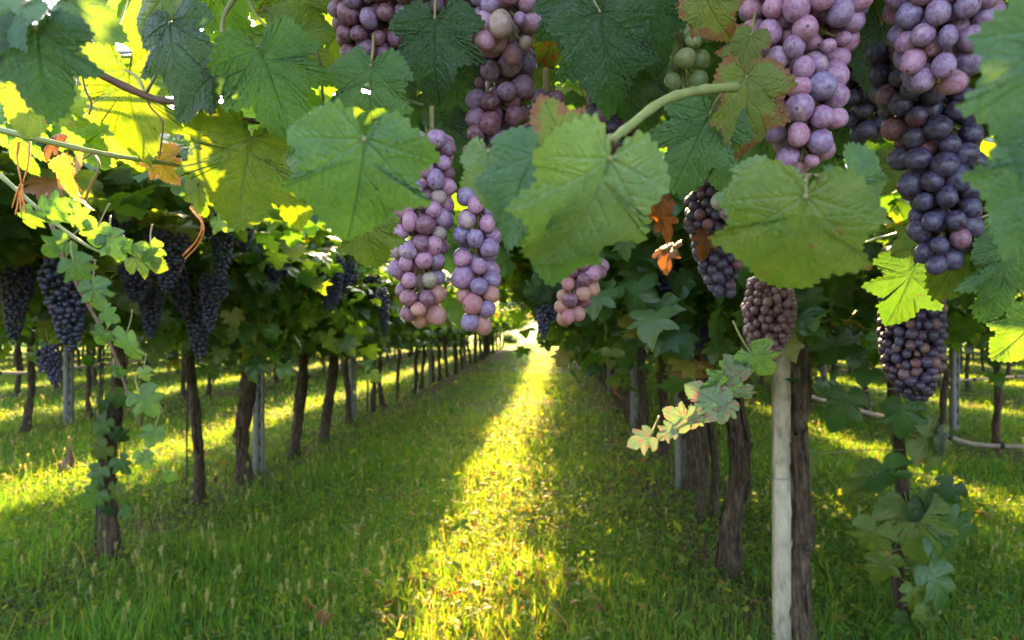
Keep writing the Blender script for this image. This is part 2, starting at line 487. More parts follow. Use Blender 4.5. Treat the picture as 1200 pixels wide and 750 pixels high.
def blades(x, y, h, wd, rs, lean=.5, rnd=None):
    n = len(x)
    z = .03 * vnoise(x * .7, y * .7, 5) - .005
    a = rs.rand(n) * 2 * np.pi
    dx, dy = np.cos(a), np.sin(a)
    b = rs.rand(n) * 2 * np.pi
    l = h * lean * rs.rand(n)
    lx, ly = np.cos(b) * l, np.sin(b) * l
    V = np.empty((n, 7, 3), np.float32)
    for k, (t, wf) in enumerate(((0, 1.0), (.4, .85), (.75, .55))):
        cx = x + lx * t * t; cy = y + ly * t * t; cz = z + h * (t - .12 * t * t)
        V[:, 2 * k, 0] = cx - dx * wd * wf; V[:, 2 * k, 1] = cy - dy * wd * wf; V[:, 2 * k, 2] = cz
        V[:, 2 * k + 1, 0] = cx + dx * wd * wf; V[:, 2 * k + 1, 1] = cy + dy * wd * wf; V[:, 2 * k + 1, 2] = cz
    V[:, 6, 0] = x + lx; V[:, 6, 1] = y + ly; V[:, 6, 2] = z + h * (.88 - .3 * (l / h))
    i = np.arange(n)[:, None] * 7
    Q = np.concatenate([i + np.array([[0, 1, 3, 2]]), i + np.array([[2, 3, 5, 4]])])
    T = i + np.array([[4, 5, 6]])
    if rnd is None: rnd = rs.rand(n)
    return V.reshape(-1, 3), Q, T, np.repeat(rnd, 7)

def join(parts):
    V = []; Q = []; T = []; A = []; n = 0
    for v, q_, t, a in parts:
        V.append(v); A.append(a)
        if q_ is not None: Q.append(q_ + n)
        if t is not None: T.append(t + n)
        n += len(v)
    f = []
    if Q: f.append(np.concatenate(Q))
    if T: f.append(np.concatenate(T))
    return np.concatenate(V), f, np.concatenate(A)

def build_grass():
    rs = np.random.RandomState(11)
    parts = []
    for n, y0, y1, h0, w0 in ((170000, 2.7, 6, .064, .0023), (140000, 6, 11, .066, .0034), (110000, 11, 22, .075, .006), (80000, 22, 60, .085, .014)):
        x, y = scatter(rs, n, y0, y1, 1.6)
        k = in_view(x, y)
        x, y = x[k], y[k]
        m = vnoise(x * 1.6, y * 1.6, 21)
        rd = row_dist(x)
        keep = rs.rand(len(x)) < np.clip(.75 + .7 * m, .22, 1) * np.where(rd < .6, .22 + .7 * rd / .6, 1)
        x, y, m, rd = x[keep], y[keep], m[keep], rd[keep]
        left = np.clip((-x - .9) / 1.2, 0, 1) * np.clip((9 - y) / 4, 0, 1)
        tuft = np.clip(vnoise(x * 4.5, y * 4.5, 23) - .15, 0, 1) * 2.2
        h = h0 * np.exp(rs.randn(len(x)) * .42) * (.55 + .6 * np.clip(m + .3, 0, 1) + tuft) * (1 + .55 * left)
        rnd = np.clip(.45 + .28 * rs.randn(len(x)) + .25 * vnoise(x * .8, y * .8, 33) + .16 * np.exp(-((x + .4) / .7) ** 2), 0, 1)  # yellower along the lane: the golden sun strip put into the blade colour
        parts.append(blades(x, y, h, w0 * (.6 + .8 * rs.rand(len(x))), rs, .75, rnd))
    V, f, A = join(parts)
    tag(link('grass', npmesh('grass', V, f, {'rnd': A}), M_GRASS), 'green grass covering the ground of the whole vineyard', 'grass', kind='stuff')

def build_weeds():
    rs = np.random.RandomState(12)
    parts = []
    for n, y0, y1, s0 in ((80000, 2.7, 6, .012), (60000, 6, 12, .016), (40000, 12, 30, .024)):
        x, y = scatter(rs, n, y0, y1, 1.6)
        k = in_view(x, y)
        x, y = x[k], y[k]
        m = vnoise(x * 1.3 + 7, y * 1.3, 44)
        lane = np.exp(-((x + .1) / 1.1) ** 2)
        keep = rs.rand(len(x)) < np.clip(.38 + .8 * m + .12 * lane, .06, 1)
        x, y = x[keep], y[keep]
        n = len(x)
        s = s0 * np.exp(rs.randn(n) * .38)
        z = .03 * vnoise(x * .7, y * .7, 5) + rs.rand(n) ** 1.5 * .085 + .01
        a = rs.rand(n) * 2 * np.pi
        tx = rs.randn(n) * .45; ty = rs.randn(n) * .45
        out = np.array([(0, -1), (.55, -.45), (.62, .25), (0, 1.15), (-.62, .25), (-.55, -.45)])
        V = np.empty((n, 6, 3), np.float32)
        for k2, (u, v) in enumerate(out):
            xx = (np.cos(a) * u - np.sin(a) * v) * s; yy = (np.sin(a) * u + np.cos(a) * v) * s
            V[:, k2, 0] = x + xx; V[:, k2, 1] = y + yy; V[:, k2, 2] = z + xx * tx + yy * ty + abs(u) * s * .35
        i = np.arange(n)[:, None] * 6
        Q = np.concatenate([i + np.array([[0, 1, 2, 3]]), i + np.array([[0, 3, 4, 5]])])
        rnd = np.clip(.42 + .26 * rs.randn(n), 0, 1)
        parts.append((V.reshape(-1, 3), Q, None, np.repeat(rnd, 6)))
    V, f, A = join(parts)
    tag(link('ground_cover', npmesh('ground_cover', V, f, {'rnd': A}, smooth=False), M_WEED), 'low broad leaved weeds and clover growing among the grass', 'weeds', kind='stuff')

def build_foxtails():
    rs = np.random.RandomState(13)
    parts = []
    x, y = scatter(rs, 6500, 3.0, 13, 1.4)
    k = in_view(x, y)
    m = vnoise(x * 1.1, y * 1.1, 55)
    k &= (rs.rand(len(x)) < np.clip(.25 + .9 * m, .02, 1) * np.where(x < -.9, 1, np.where(x > 1.2, .55, .12)))
    x, y = x[k], y[k]
    n = len(x)
    h = .16 + .13 * rs.rand(n)
    v, q_, t, a = blades(x, y, h, np.full(n, .0011), rs, .35, np.full(n, .2))
    parts.append((v, q_, t, a))
    tips = v.reshape(n, 7, 3)[:, 6]
    # a bristly spindle of thin crossed slivers at each tip
    for j in range(9):
        ang = rs.rand(n) * 6.28
        L = .022 + .018 * rs.rand(n)
        r = .0045 + .003 * rs.rand(n)
        d = np.stack([rs.randn(n) * .25, rs.randn(n) * .25, np.ones(n)], -1)
        d /= np.linalg.norm(d, axis=1)[:, None]
        s = np.stack([np.cos(ang), np.sin(ang), np.zeros(n)], -1) * r[:, None]
        V = np.stack([tips - d * L[:, None] * .6, tips + s, tips + d * L[:, None], tips - s], 1).astype(np.float32)
        i = np.arange(n)[:, None] * 4
        parts.append((V.reshape(-1, 3), i + np.array([[0, 1, 2, 3]]), None, np.repeat(rs.rand(n), 4)))
    V, f, A = join(parts)
    tag(link('foxtail_grass', npmesh('foxtail_grass', V, f, {'rnd': A}), M_SEED), 'pale bristly foxtail seed heads standing above the grass', 'grass', kind='stuff')
build_grass(); build_weeds(); build_foxtails()

# ------------------------------------------------------------------ leaf shapes
HALF = [(0.0, 0.0), (.05, -.10), (.13, -.21), (.26, -.27), (.40, -.20), (.53, -.08), (.64, .10), (.55, .18), (.42, .24), (.52, .36), (.66, .56), (.50, .60), (.31, .61), (.31, .76), (.20, .92), (0.0, 1.08)]
HI = [0, 3, 6, 8, 10, 12, 13, 15]

def lowleaf(rs, fine=False):
    """small lobed leaf as a fan with a fold along the midrib"""
    if fine: return fineleaf(rs)
    h = [HALF[i] for i in HI]
    pts = [(x * (1 + rs.randn() * .07), y + rs.randn() * .02) for x, y in h]
    right = pts[:]; left = [(-x * (1 + rs.randn() * .06), y) for x, y in pts[1:-1]][::-1]
    o = np.array(right + left)
    c = np.array([[0, .28]])
    P = np.concatenate([c, o])
    z = -.30 * P[:, 0] ** 2 + .10 * np.abs(P[:, 0]) - .22 * np.clip(P[:, 1], 0, 2) ** 2 + .05 * rs.randn(len(P))
    n = len(o)
    T = np.array([(0, 1 + j, 1 + (j + 1) % n) for j in range(n)])
    return np.concatenate([P, z[:, None]], 1), T

def fineleaf(rs):
    """the same leaf with its teeth and two rings of faces, for the nearer vines"""
    pts = [(x * (1 + rs.randn() * .07), y + rs.randn() * .025) for x, y in HALF]
    o = pts + [(-x * (1 + rs.randn() * .06), y + rs.randn() * .02) for x, y in HALF[1:-1]][::-1]
    o = np.array(o)
    mid = (o + np.roll(o, -1, 0)) / 2
    c0 = np.array([0, .3])
    mid = c0 + (mid - c0) * (1 + .06 * rs.randn(len(mid)))[:, None]
    o = np.stack([o, mid], 1).reshape(-1, 2)
    n = len(o)
    P = np.concatenate([c0[None], c0 + (o - c0) * .55, o])
    ang = np.arctan2(P[:, 1] - .3, P[:, 0]); rr = np.hypot(P[:, 0], P[:, 1] - .3)
    z = .16 * np.abs(P[:, 0]) - .35 * rr ** 2 - .15 * np.clip(P[:, 1], 0, 2) ** 2 + .07 * np.sin(5 * ang + rs.rand() * 6) * (rr / .7) ** 2 + .012 * rs.randn(len(P))
    j = np.arange(n); j1 = (j + 1) % n
    T = np.concatenate([np.stack([0 * j, 1 + j, 1 + j1], 1), np.stack([1 + j, 1 + n + j, 1 + n + j1], 1), np.stack([1 + j, 1 + n + j1, 1 + j1], 1)])
    return np.concatenate([P, z[:, None]], 1), T

def place_leaves(rs, pos, nrm, tip, size, rnd, protos):
    pos = np.asarray(pos, float); nrm = np.asarray(nrm, float); tip = np.asarray(tip, float)
    nrm = nrm / (np.linalg.norm(nrm, axis=1)[:, None] + 1e-9)
    tip = tip - nrm * np.sum(tip * nrm, 1)[:, None]
    tip = tip / (np.linalg.norm(tip, axis=1)[:, None] + 1e-9)
    xr = np.cross(tip, nrm)
    pick = rs.randint(0, len(protos), len(pos))
    parts = []
    for k, (P, T) in enumerate(protos):
        s = pick == k
        if not s.any(): continue
        n = s.sum()
        V = pos[s][:, None] + size[s][:, None, None] * (P[None, :, 0:1] * xr[s][:, None] + P[None, :, 1:2] * tip[s][:, None] + P[None, :, 2:3] * nrm[s][:, None])
        TT = (np.arange(n)[:, None, None] * len(P) + T[None]).reshape(-1, 3)
        parts.append((V.reshape(-1, 3), None, TT, np.repeat(rnd[s], len(P))))
    return join(parts)

def gen_vine_foliage(seed, roof=40, curtain=16, half=(1.45, 1.45), spacing=1.25, low=1.15, fine=False, hang=.55, drape=0, alley=0):
    """leaves along many shoots trained over a pergola, plus shoots hanging by the trunk"""
    rs = np.random.RandomState(seed)
    protos = [lowleaf(rs, fine) for _ in range(5)]
    P = []; Nn = []; Tp = []; S = []
    tubes = Geo()
    def shoot(pts, step, droopside):
        pts = np.array(pts)
        L = np.concatenate([[0], np.cumsum(np.linalg.norm(np.diff(pts, axis=0), axis=1))])
        d = .06
        side = 1
        while d < L[-1]:
            i = min(np.searchsorted(L, d), len(pts) - 1)
            p = pts[i - 1] + (pts[i] - pts[i - 1]) * (d - L[i - 1]) / max(L[i] - L[i - 1], 1e-6)
            t = pts[i] - pts[i - 1]; t /= np.linalg.norm(t) + 1e-9
            sv = np.cross(t, (0, 0, 1.0)); sv /= np.linalg.norm(sv) + 1e-9
            out = sv * side + rs.randn(3) * .45
            p2 = p + out * (.05 + .04 * rs.rand())
            nn = np.array((0, 0, 1.0)) * (1.0 if not droopside else .35) + out * (.35 if not droopside else .7) + rs.randn(3) * .42
            tt = out * .6 + t * .5 + np.array((0, 0, -.55 if not droopside else -1.0)) + rs.randn(3) * .3
            P.append(p2); Nn.append(nn); Tp.append(tt)
            S.append((.085 + .05 * rs.rand()) * (1 - .45 * (d / L[-1]) ** 3))
            side = -side
            d += step * (.7 + .6 * rs.rand())
    for k in range(roof):
        sgn = 1 if k % 2 else -1
        wd = half[1] if sgn > 0 else half[0]
        y0 = (rs.rand() - .5) * spacing * 1.05
        z0 = 1.62 + .18 * rs.rand()
        ln = wd * (.80 + .22 * rs.rand())
        yd = rs.randn() * .22
        rise = .28 + .22 * rs.rand()
        pts = [(0.05 * sgn, y0, z0)]
        for t in (.25, .5, .75, 1.0):
            pts.append((sgn * ln * t, y0 + yd * t + rs.randn() * .05, z0 + rise * (t ** .8) + rs.randn() * .05 - (.35 * rs.rand() if t == 1 else 0) - .1 * (t > .7) * rs.rand()))
        sp = spline(pts, 4)
        shoot(sp, .062, False)
        if k % 2 == 0: tubes.tube(sp[::2], np.linspace(.006, .003, len(sp[::2])), 4)
        if rs.rand() < hang:        # a lateral hanging from the roof
            b = sp[rs.randint(5, len(sp) - 3)]
            ln2 = .2 + .5 * rs.rand() ** 1.5
            q2 = [b, b + np.array((rs.randn() * .08, rs.randn() * .08, -.4 * ln2)), b + np.array((rs.randn() * .15, rs.randn() * .15, -ln2))]
            shoot(spline(q2, 3), .07, True)
    for k in range(drape):              # shoots trailing down over the alley edge
        y0 = (rs.rand() - .5) * spacing * 1.1
        x0 = half[1] * (.62 + .28 * rs.rand())
        z0 = 1.98 + .2 * rs.rand(); ln2 = .25 + .50 * rs.rand() ** 1.3
        shoot(spline([(x0 - .15, y0, z0), (x0, y0 + rs.randn() * .06, z0 - ln2 * .35), (x0 + rs.randn() * .10, y0 + rs.randn() * .12, z0 - ln2)], 4), .055, True)
    for k in range(alley):              # shoots hanging on the alley side of the trunks
        y0 = (rs.rand() - .5) * spacing * 1.1
        x0 = .30 + .55 * rs.rand()
        z0 = 1.85 + .2 * rs.rand(); ln2 = .30 + .55 * rs.rand() ** 1.1
        shoot(spline([(x0 - .2, y0, z0), (x0, y0 + rs.randn() * .08, z0 - ln2 * .3), (x0 + rs.randn() * .12, y0 - .05 + rs.randn() * .12, z0 - ln2)], 4), .06, True)
    for k in range(curtain):
        y0 = (rs.rand() - .5) * spacing
        x0 = rs.randn() * .20
        z0 = 1.60 + .2 * rs.rand()
        z1 = low + (1.5 - low) * rs.rand() ** .8
        pts = [(x0, y0, z0), (x0 + rs.randn() * .14, y0 + rs.randn() * .10, (z0 + z1) / 2), (x0 + rs.randn() * .2, y0 + rs.randn() * .2, z1)]
        sp = spline(pts, 4)
        shoot(sp, .06, True)
        if k % 2 == 0: tubes.tube(sp[::2], np.linspace(.005, .0025, len(sp[::2])), 4)
    P = np.array(P); n = len(P)
    rnd = np.clip(.44 + .26 * rs.randn(n), 0, .9)
    sick = rs.rand(n) < .035
    rnd[sick] = .92 + .08 * rs.rand(sick.sum())
    V, f, A = place_leaves(rs, P, Nn, Tp, np.array(S), rnd, protos)
    nl = sum(len(x) for x in f)
    TV = np.concatenate(tubes.V); TQ = np.concatenate(tubes.Q) + len(V); TT_ = np.concatenate(tubes.T) + len(V)
    fs = f + [TQ, TT_]
    mi = np.concatenate([np.zeros(nl), np.ones(len(TQ) + len(TT_))])
    me = npmesh('foliage', np.concatenate([V, TV]), fs, {'rnd': np.concatenate([A, np.zeros(len(TV))])}, smooth=fine, mats=[M_FOL, M_CANE], midx=mi)
    arms = []
    for sgn in (-1, 1):                 # gnarled arms on the wire
        g = Geo()
        pts = [(0, 0, 1.45), (rs.randn() * .02, sgn * .12, 1.60), (rs.randn() * .03, sgn * .35, 1.66 + rs.randn() * .02), (0, sgn * .62, 1.67)]
        g.tube(spline(pts, 4), np.linspace(.030, .016, 13), 7, .1, seed)
        am = g.mesh('arm'); am.materials.append(M_BARK); arms.append(am)
    return me, arms

FOLSL = [gen_vine_foliage(170 + i, roof=70, curtain=20 + 3 * (i % 3), drape=12, alley=12) for i in range(4)]
MIDL = [gen_vine_foliage(190 + i, roof=54, curtain=24, fine=True, drape=12, hang=.8, alley=24, low=1.0) for i in range(4)]
NEARL = [gen_vine_foliage(180 + i, roof=68, curtain=20, fine=True, drape=12, alley=18, low=1.0) for i in range(4)]
RIGHTN = [gen_vine_foliage(210 + i, roof=84, curtain=20, fine=True, hang=.10, alley=16) for i in range(3)]
RIGHTF = [gen_vine_foliage(220 + i, roof=84, curtain=20, hang=.10, alley=16) for i in range(3)]
FOLS = [gen_vine_foliage(100 + i, roof=84, curtain=20 + 3 * (i % 3)) for i in range(6)]
NEARF = [gen_vine_foliage(130 + i, roof=54, curtain=22 + 3 * (i % 2), fine=True) for i in range(4)]
OVERF = [gen_vine_foliage(150 + i, roof=60, curtain=0, fine=True, hang=.0) for i in range(2)]

def gen_trunk(seed, r=.052, H=1.62, lean=.10):
    rs = np.random.RandomState(seed)
    g = Geo()
    n = 7
    pts = [(0, 0, -.06)]
    a = rs.uniform(0, 6.28)
    for i in range(1, n):
        t = i / (n - 1)
        k = math.sin(t * math.pi)
        pts.append((lean * math.cos(a) * k * .8 + rs.randn() * .016 * (i < n - 1), lean * math.sin(a) * k * .8 + rs.randn() * .016 * (i < n - 1), t * H))
    sp = spline(pts, 6)
    t = np.linspace(0, 1, len(sp))
    rad = r * (1.0 + .45 * np.exp(-t * 14) - .28 * t + .08 * np.sin(t * 17 + seed) + .25 * np.exp(-((t - .97) / .06) ** 2))
    g.tube(sp, rad, 12, .15, seed, 26)
    for k in range(3):                  # knots where old arms were cut
        i = rs.randint(8, len(sp) - 6)
        b = sp[i]; d = np.array((rs.randn(), rs.randn(), .4)); d /= np.linalg.norm(d)
        g.tube([b, b + d * rad[i] * 1.1, b + d * rad[i] * 1.5], [rad[i] * .55, rad[i] * .42, rad[i] * .25], 7, .15, seed + k)
    me = g.mesh('trunk'); me.materials.append(M_BARK)
    return me
TRUNKS = [gen_trunk(200 + i, r=(.040, .048, .044, .036, .052)[i % 5], lean=(.05, .10, .07, .12, .06)[i % 5]) for i in range(5)]

def trunk_px(pts, r, d0, seed, H=1.64):
    """a trunk that follows measured points: list of (px,py) at constant depth d0, foot first"""
    base = W(*pts[0], d0); base.z = 0
    P = [Vector((base.x, base.y, -.06))] + [W(x, y, d0) for x, y in pts[1:]]
    top = P[-1]
    if top.z < H - .1: P.append(Vector((top.x + (base.x - top.x) * .15, top.y, H)))
    sp = spline(P, 7)
    t = np.linspace(0, 1, len(sp))
    rad = r * (1.0 + .35 * np.exp(-t * 14) - .2 * t + .07 * np.sin(t * 19 + seed))
    g = Geo()
    g.tube(sp, rad * .9, 18, .17, seed, 26)
    rs = np.random.RandomState(seed)
    for k in range(4):
        i = rs.randint(8, len(sp) - 4)
        b = sp[i]; d = np.array((rs.randn(), rs.randn(), .4)); d /= np.linalg.norm(d)
        g.tube([b, b + d * rad[i] * 1.05, b + d * rad[i] * 1.4], [rad[i] * .5, rad[i] * .4, rad[i] * .22], 7, .15, seed + k)
    for k in range(34):                 # loose peeling strips of bark
        i0 = rs.randint(2, len(sp) - 8); i1 = min(i0 + rs.randint(4, 10), len(sp) - 1)
        a0 = rs.uniform(0, 6.28); w_ = rs.uniform(.10, .26)
        V = []
        for m, i in enumerate(range(i0, i1)):
            rr = rad[i] * .93 * (1.10 + .10 * rs.rand() + (.22 if m == 0 else 0) * rs.rand())
            for da in (-w_, 0, w_):
                a_ = a0 + da + .12 * m * (rs.rand() - .4)
                V.append(sp[i] + rr * (1 + (.06 if da == 0 else 0)) * np.array([math.cos(a_), math.sin(a_), 0]) + np.array([0, 0, .012 * rs.randn()]))
        nq = i1 - i0
        Q = [(3 * m + j, 3 * m + j + 1, 3 * m + j + 4, 3 * m + j + 3) for m in range(nq - 1) for j in (0, 1)]
        g.add(V, Q)
    me = g.mesh('trunk', off=base, smooth=True); me.materials.append(M_BARK)
    return base, me

ORD = ['first', 'second', 'third', 'fourth', 'fifth', 'sixth', 'seventh', 'eighth', 'ninth', 'tenth', 'eleventh', 'twelfth', 'thirteenth', 'fourteenth']
rng = random.Random(4)
def vine(loc, trunk, fi, label, group, flip=None, fscale=(1, 1, 1), fols=None):
    main = -4 < loc[0] < 0
    if fols is None:
        if main: fols = NEARL if loc[1] < 6 else MIDL if loc[1] < 14 else FOLSL; flip = False
        elif 0 < loc[0] < 2: fols = RIGHTN if loc[1] < 11 else RIGHTF; flip = True
        else: fols = NEARF if loc[1] < 8.5 and abs(loc[0]) < 6 else FOLS
    if 0 < loc[0] < 2 and fscale[0] == 1: fscale = (1.28, 1, 1)
    if main and fscale[0] == 1: fscale = (1.15, 1, 1)
    if abs(loc[0]) > 4: fscale = (1.22, 1, 1)
    r = empty('grapevine', loc, label, 'grapevine', group)
    t = link('trunk', trunk, None, r)
    a = rng.uniform(0, 6.28)
    if trunk in TRUNKS: t.rotation_euler = (rng.gauss(0, .035), rng.gauss(0, .035), a); t.scale = (rng.uniform(.75, 1.25),) * 2 + (1,)
    me, arms = fols[fi % len(fols)]
    rz = math.pi if (rng.random() < .5 if flip is None else flip) else 0
    for nm, m in (('foliage', me), ('arm', arms[0]), ('arm', arms[1])):
        o = link(nm, m, None, r); o.rotation_euler.z = rz; o.scale = fscale
    return r

# measured near vines: pixel points along the trunk, radius
LEFT = [([(133, 655), (127, 600), (127, 540), (135, 480), (140, 420)], .046),
        ([(233, 592), (233, 540), (227, 470), (222, 415)], .040),
        ([(288, 566), (283, 520), (291, 460), (292, 410)], .066),
        ([(343, 535), (350, 480), (356, 430), (354, 385)], .056),
        ([(379, 519), (385, 470), (391, 430), (390, 385)], .058)]
RIGHT = [([(939, 762), (934, 690), (941, 610), (934, 520), (938, 460), (934, 405)], .051),
         ([(854, 674), (855, 620), (868, 545), (860, 470), (850, 400)], .062),
         ([(818, 608), (825, 555), (822, 490), (820, 420)], .034),
         ([(808, 576), (812, 530), (806, 480), (806, 430)], .062),
         ([(777, 541), (780, 500), (776, 450), (776, 410)], .054),
         ([(750, 511), (754, 480), (752, 440), (750, 410)], .060)]
def depth_of(py):
    return (G(600, py) - CAM).length * math.cos(math.atan((py - 375) / F))

WORDS_L = ['slim dark vine with ivy green shoots on its trunk at left front', 'thin dark vine with a straight cord beside it',
           'thick vine trunk leaning against a grey concrete post', 'bare dark vine bending right just behind the concrete post vine',
           'dark vine with a curved trunk, fifth in the row left of the alley']
WORDS_R = ['thick rough vine trunk tied beside the pale notched post at right front', 'bent thick vine trunk second in the row right of the alley',
           'thin twin stemmed vine behind the bent thick trunk', 'thick vine standing against the grey post right of the alley',
           'dark upright vine fifth in the row right of the alley', 'dark vine sixth in the row right of the alley']
for i, (pts, r) in enumerate(LEFT):
    b, me = trunk_px(pts, r, depth_of(pts[0][1]), 300 + i)
    vine(b, me, i % 6, WORDS_L[i], 'vines in the row left of the alley')
FIRSTL = [None]
for i, (pts, r) in enumerate(RIGHT):
    b, me = trunk_px(pts, r, depth_of(pts[0][1]), 320 + i)
    v = vine(b, me, (i + 2) % 6, WORDS_R[i], 'vines in the row right of the alley')
    if i == 2:
        p2 = [(836, 606), (838, 545), (832, 490), (828, 420)]
        b2, m2 = trunk_px(p2, .030, depth_of(606), 340)
        o = link('trunk', m2, None, v); o.location = b2 - b

def lx(y): return -2.74 - .012 * y
def rx(y): return .97 + .010 * y
# out-of-frame neighbours whose canopy reaches into the picture
for y in (3.6, 2.6):
    vine((lx(y) - (.35 if y > 3 else 0), y - .1, 0), TRUNKS[rng.randrange(5)], rng.randrange(6), 'vine just outside the frame whose canopy hangs in from the upper left', 'near canopy vines on the left', fols=OVERF, fscale=(1.45, 1, 1.04))
for y in (2.15, 1.0):
    vine((rx(y) + (.3 if y < 2 else 1.2), y, 0), TRUNKS[rng.randrange(5)], rng.randrange(6), 'vine just outside the frame whose canopy darkens the upper right', 'near canopy vines on the right', fols=OVERF)
# the rest of both rows
def fill_row(xf, y, y1, word, first, group, skip=()):
    i = first
    while y < y1:
        j = i
        if j < 12: lab = '%s vine from the front in the row %s' % (ORD[j], word)
        elif y < 34: lab = 'slim dark vine halfway along the row %s' % word
        else: lab = 'tiny distant vine near the far end of the row %s' % word
        vine((xf(y) + rng.gauss(0, .06), y, 0), TRUNKS[rng.randrange(5)], rng.randrange(6), lab, group)
        y += 1.2 + rng.gauss(0, .10)
        i += 1
fill_row(lx, 10.3, 47, 'left of the alley', 5, 'vines in the row left of the alley')
fill_row(rx, 10.9, 45, 'right of the alley', 6, 'vines in the row right of the alley')
fill_row(lambda y: -6.9, 7.0, 48, 'beyond the left alley', 0, 'vines in the second row on the left')
fill_row(lambda y: 4.85, 4.6, 46, 'beyond the right alley', 0, 'vines in the second row on the right')
fill_row(lambda y: -10.9, 12.5, 46, 'third to the left', 0, 'vines in the third row on the left')
fill_row(lambda y: 8.8, 10.5, 46, 'third to the right', 0, 'vines in the third row on the right')
fill_row(lambda y: -14.9, 17.5, 46, 'farthest to the left', 0, 'vines in the fourth row on the left')
fill_row(lambda y: 12.8, 15.5, 46, 'farthest to the right', 0, 'vines in the fourth row on the right')

for x in (-19, -23, -27.2):
    fill_row(lambda y, x=x: x, 24, 47, 'among the outermost left ones', 12, 'vines in the outermost left rows')
for x in (17, 21, 25):
    fill_row(lambda y, x=x: x, 21, 47, 'among the outermost right ones', 12, 'vines in the outermost right rows')

# ------------------------------------------------------------------ posts, wires, pipes
def make_post(loc, H, wd, label, group, slots=True, arms=True, seed=0, rz=0):
    r = empty('concrete_post', loc, label, 'post', group)
    rs = np.random.RandomState(seed)
    g = Geo()
    # cross-section with a recessed, notched channel on its right side
    hw = wd / 2
    g.box((-.16 * wd if slots else 0, 0, H / 2 - .1), (wd * (.66 if slots else 1), wd * .9, H + .2), .006)
    if slots:
        g.box((hw + .007, 0, H / 2 - .1), (.012, wd * .6, H + .19), .004)
        for k in range(12):
            z = .06 + k * (H - .15) / 11
            g.box(((hw * .34 + hw + .004) / 2, 0, z), (hw * .66 + .004, wd * .5, .105), .003)
    if seed == 1:                       # short irregular lugs along the right edge
        for z in (.16, .30, .47, .61, .78, .90, 1.08, 1.25, 1.37, 1.55):
            g.box((hw + .006, .004, z), (.014, wd * .45, .05 + .03 * rs.rand()), .004)
    me = g.mesh('shaft', smooth=False); me.materials.append(M_CONC if seed == 1 else M_GREYPOST)
    o = link('shaft', me, None, r); o.rotation_euler.z = rz
    if arms:
        for s in (-1, 1):
            g = Geo()
            M = Matrix.Rotation(-s * R(17), 4, 'Y')
            g.box((s * .72, wd * .55 + .02, H - .02 + .72 * math.tan(R(17)) - .12), (1.45, .05, .07), .006, M)
            me = g.mesh('arm', smooth=False); me.materials.append(M_WOOD)
            link('arm', me, None, r)
    # binding wire
    for z in (H * .42, H * .72):
        g = Geo()
        a = np.linspace(0, 2 * np.pi, 17)
        g.tube(np.stack([np.cos(a) * wd * .78, np.sin(a) * wd * .72, np.full(17, z)], 1), .0022, 4)
        me = g.mesh('binding_wire'); me.materials.append(M_WIRE)
        link('binding_wire', me, None, r)
    return r
p = G(912, 757); make_post((p.x, p.y - .05, 0), 1.78, .064, 'pale notched concrete post beside the thick trunk at right front', 'concrete posts', seed=1, slots=False)
p = G(300, 556); make_post((p.x, p.y + .05, 0), 1.85, .080, 'grey concrete post behind the thick leaning vine on the left', 'concrete posts', seed=2)
p = G(413, 495); make_post((p.x, p.y, 0), 1.85, .080, 'slim grey concrete post farther down the row left of the alley', 'concrete posts', seed=3)
p = G(797, 574); make_post((p.x, p.y, 0), 1.85, .075, 'grey concrete post with slots before the fourth right vine', 'concrete posts', seed=4)
p = G(742, 503); make_post((p.x, p.y, 0), 1.85, .075, 'slim pale post far along the row right of the alley', 'concrete posts', seed=5)
p = G(80, 497); make_post((p.x, p.y, 0), 1.9, .10, 'light grey concrete post in the second row at far left', 'concrete posts', seed=6)
p = G(1118, 508); make_post((p.x, p.y, 0), 1.9, .085, 'grey post in the second row on the right', 'concrete posts', seed=7)
for x, y in ((-2.95, 17.5), (-2.98, 24.5), (-3.05, 32)):
    make_post((x, y, 0), 1.9, .08, 'small distant concrete post in the row left of the alley', 'distant concrete posts on the left', slots=False, seed=8)
for x, y in ((1.12, 15.5), (1.2, 23)):
    make_post((x, y, 0), 1.9, .08, 'small distant concrete post in the row right of the alley', 'distant concrete posts on the right', slots=False, seed=9)
for x, y in ((-6.8, 16.5), (-6.8, 23.5), (4.95, 14), (4.95, 21), (-10.8, 18), (8.9, 17)):
    make_post((x, y, 0), 1.9, .09, 'small concrete post among the outer vine rows', 'outer concrete posts', slots=False, seed=10)

def wire(pts, r, name, label, cat, mat, group=None, seg=5, n=6):
    g = Geo()
    sp = spline(pts, n)
    g.tube(sp, r, seg)
    c = sp[0]
    me = g.mesh(name, off=c); me.materials.append(mat)
    return tag(link(name, me, None, None, Vector(c)), label, cat, group)
for x, z, lab in ((-2.85, 1.70, 'lower trellis wire along the row left of the alley'), (1.06, 1.70, 'lower trellis wire along the row right of the alley'),
                  (-2.0, 2.02, 'upper trellis wire over the left side of the alley'), (.3, 2.02, 'upper trellis wire over the right side of the alley'),
                  (-6.9, 1.70, 'trellis wire along the second row on the left'), (4.85, 1.70, 'trellis wire along the second row on the right')):
    wire([(x, -1, z), (x, 12, z - .03), (x + .02, 24, z), (x, 46, z)], .0022, 'trellis_wire', lab, 'wire', M_WIRE, 'trellis wires')
def pipe(pts, r, label):
    root = empty('irrigation_pipe', pts[0], label, 'pipe', 'irrigation pipes')
    g = Geo(); sp = spline(pts, 8); g.tube(sp, r, 8)
    me = g.mesh('hose', off=pts[0]); me.materials.append(M_PIPE); link('hose', me, None, root)
    for i in range(4, len(sp) - 2, 8):
        g = Geo()
        d = sp[i + 1] - sp[i]; d /= np.linalg.norm(d)
        g.tube([sp[i] - d * .02, sp[i] + d * .02], r * 1.5, 8)
        me = g.mesh('clip', off=pts[0]); me.materials.append(M_DARKST); link('clip', me, None, root)
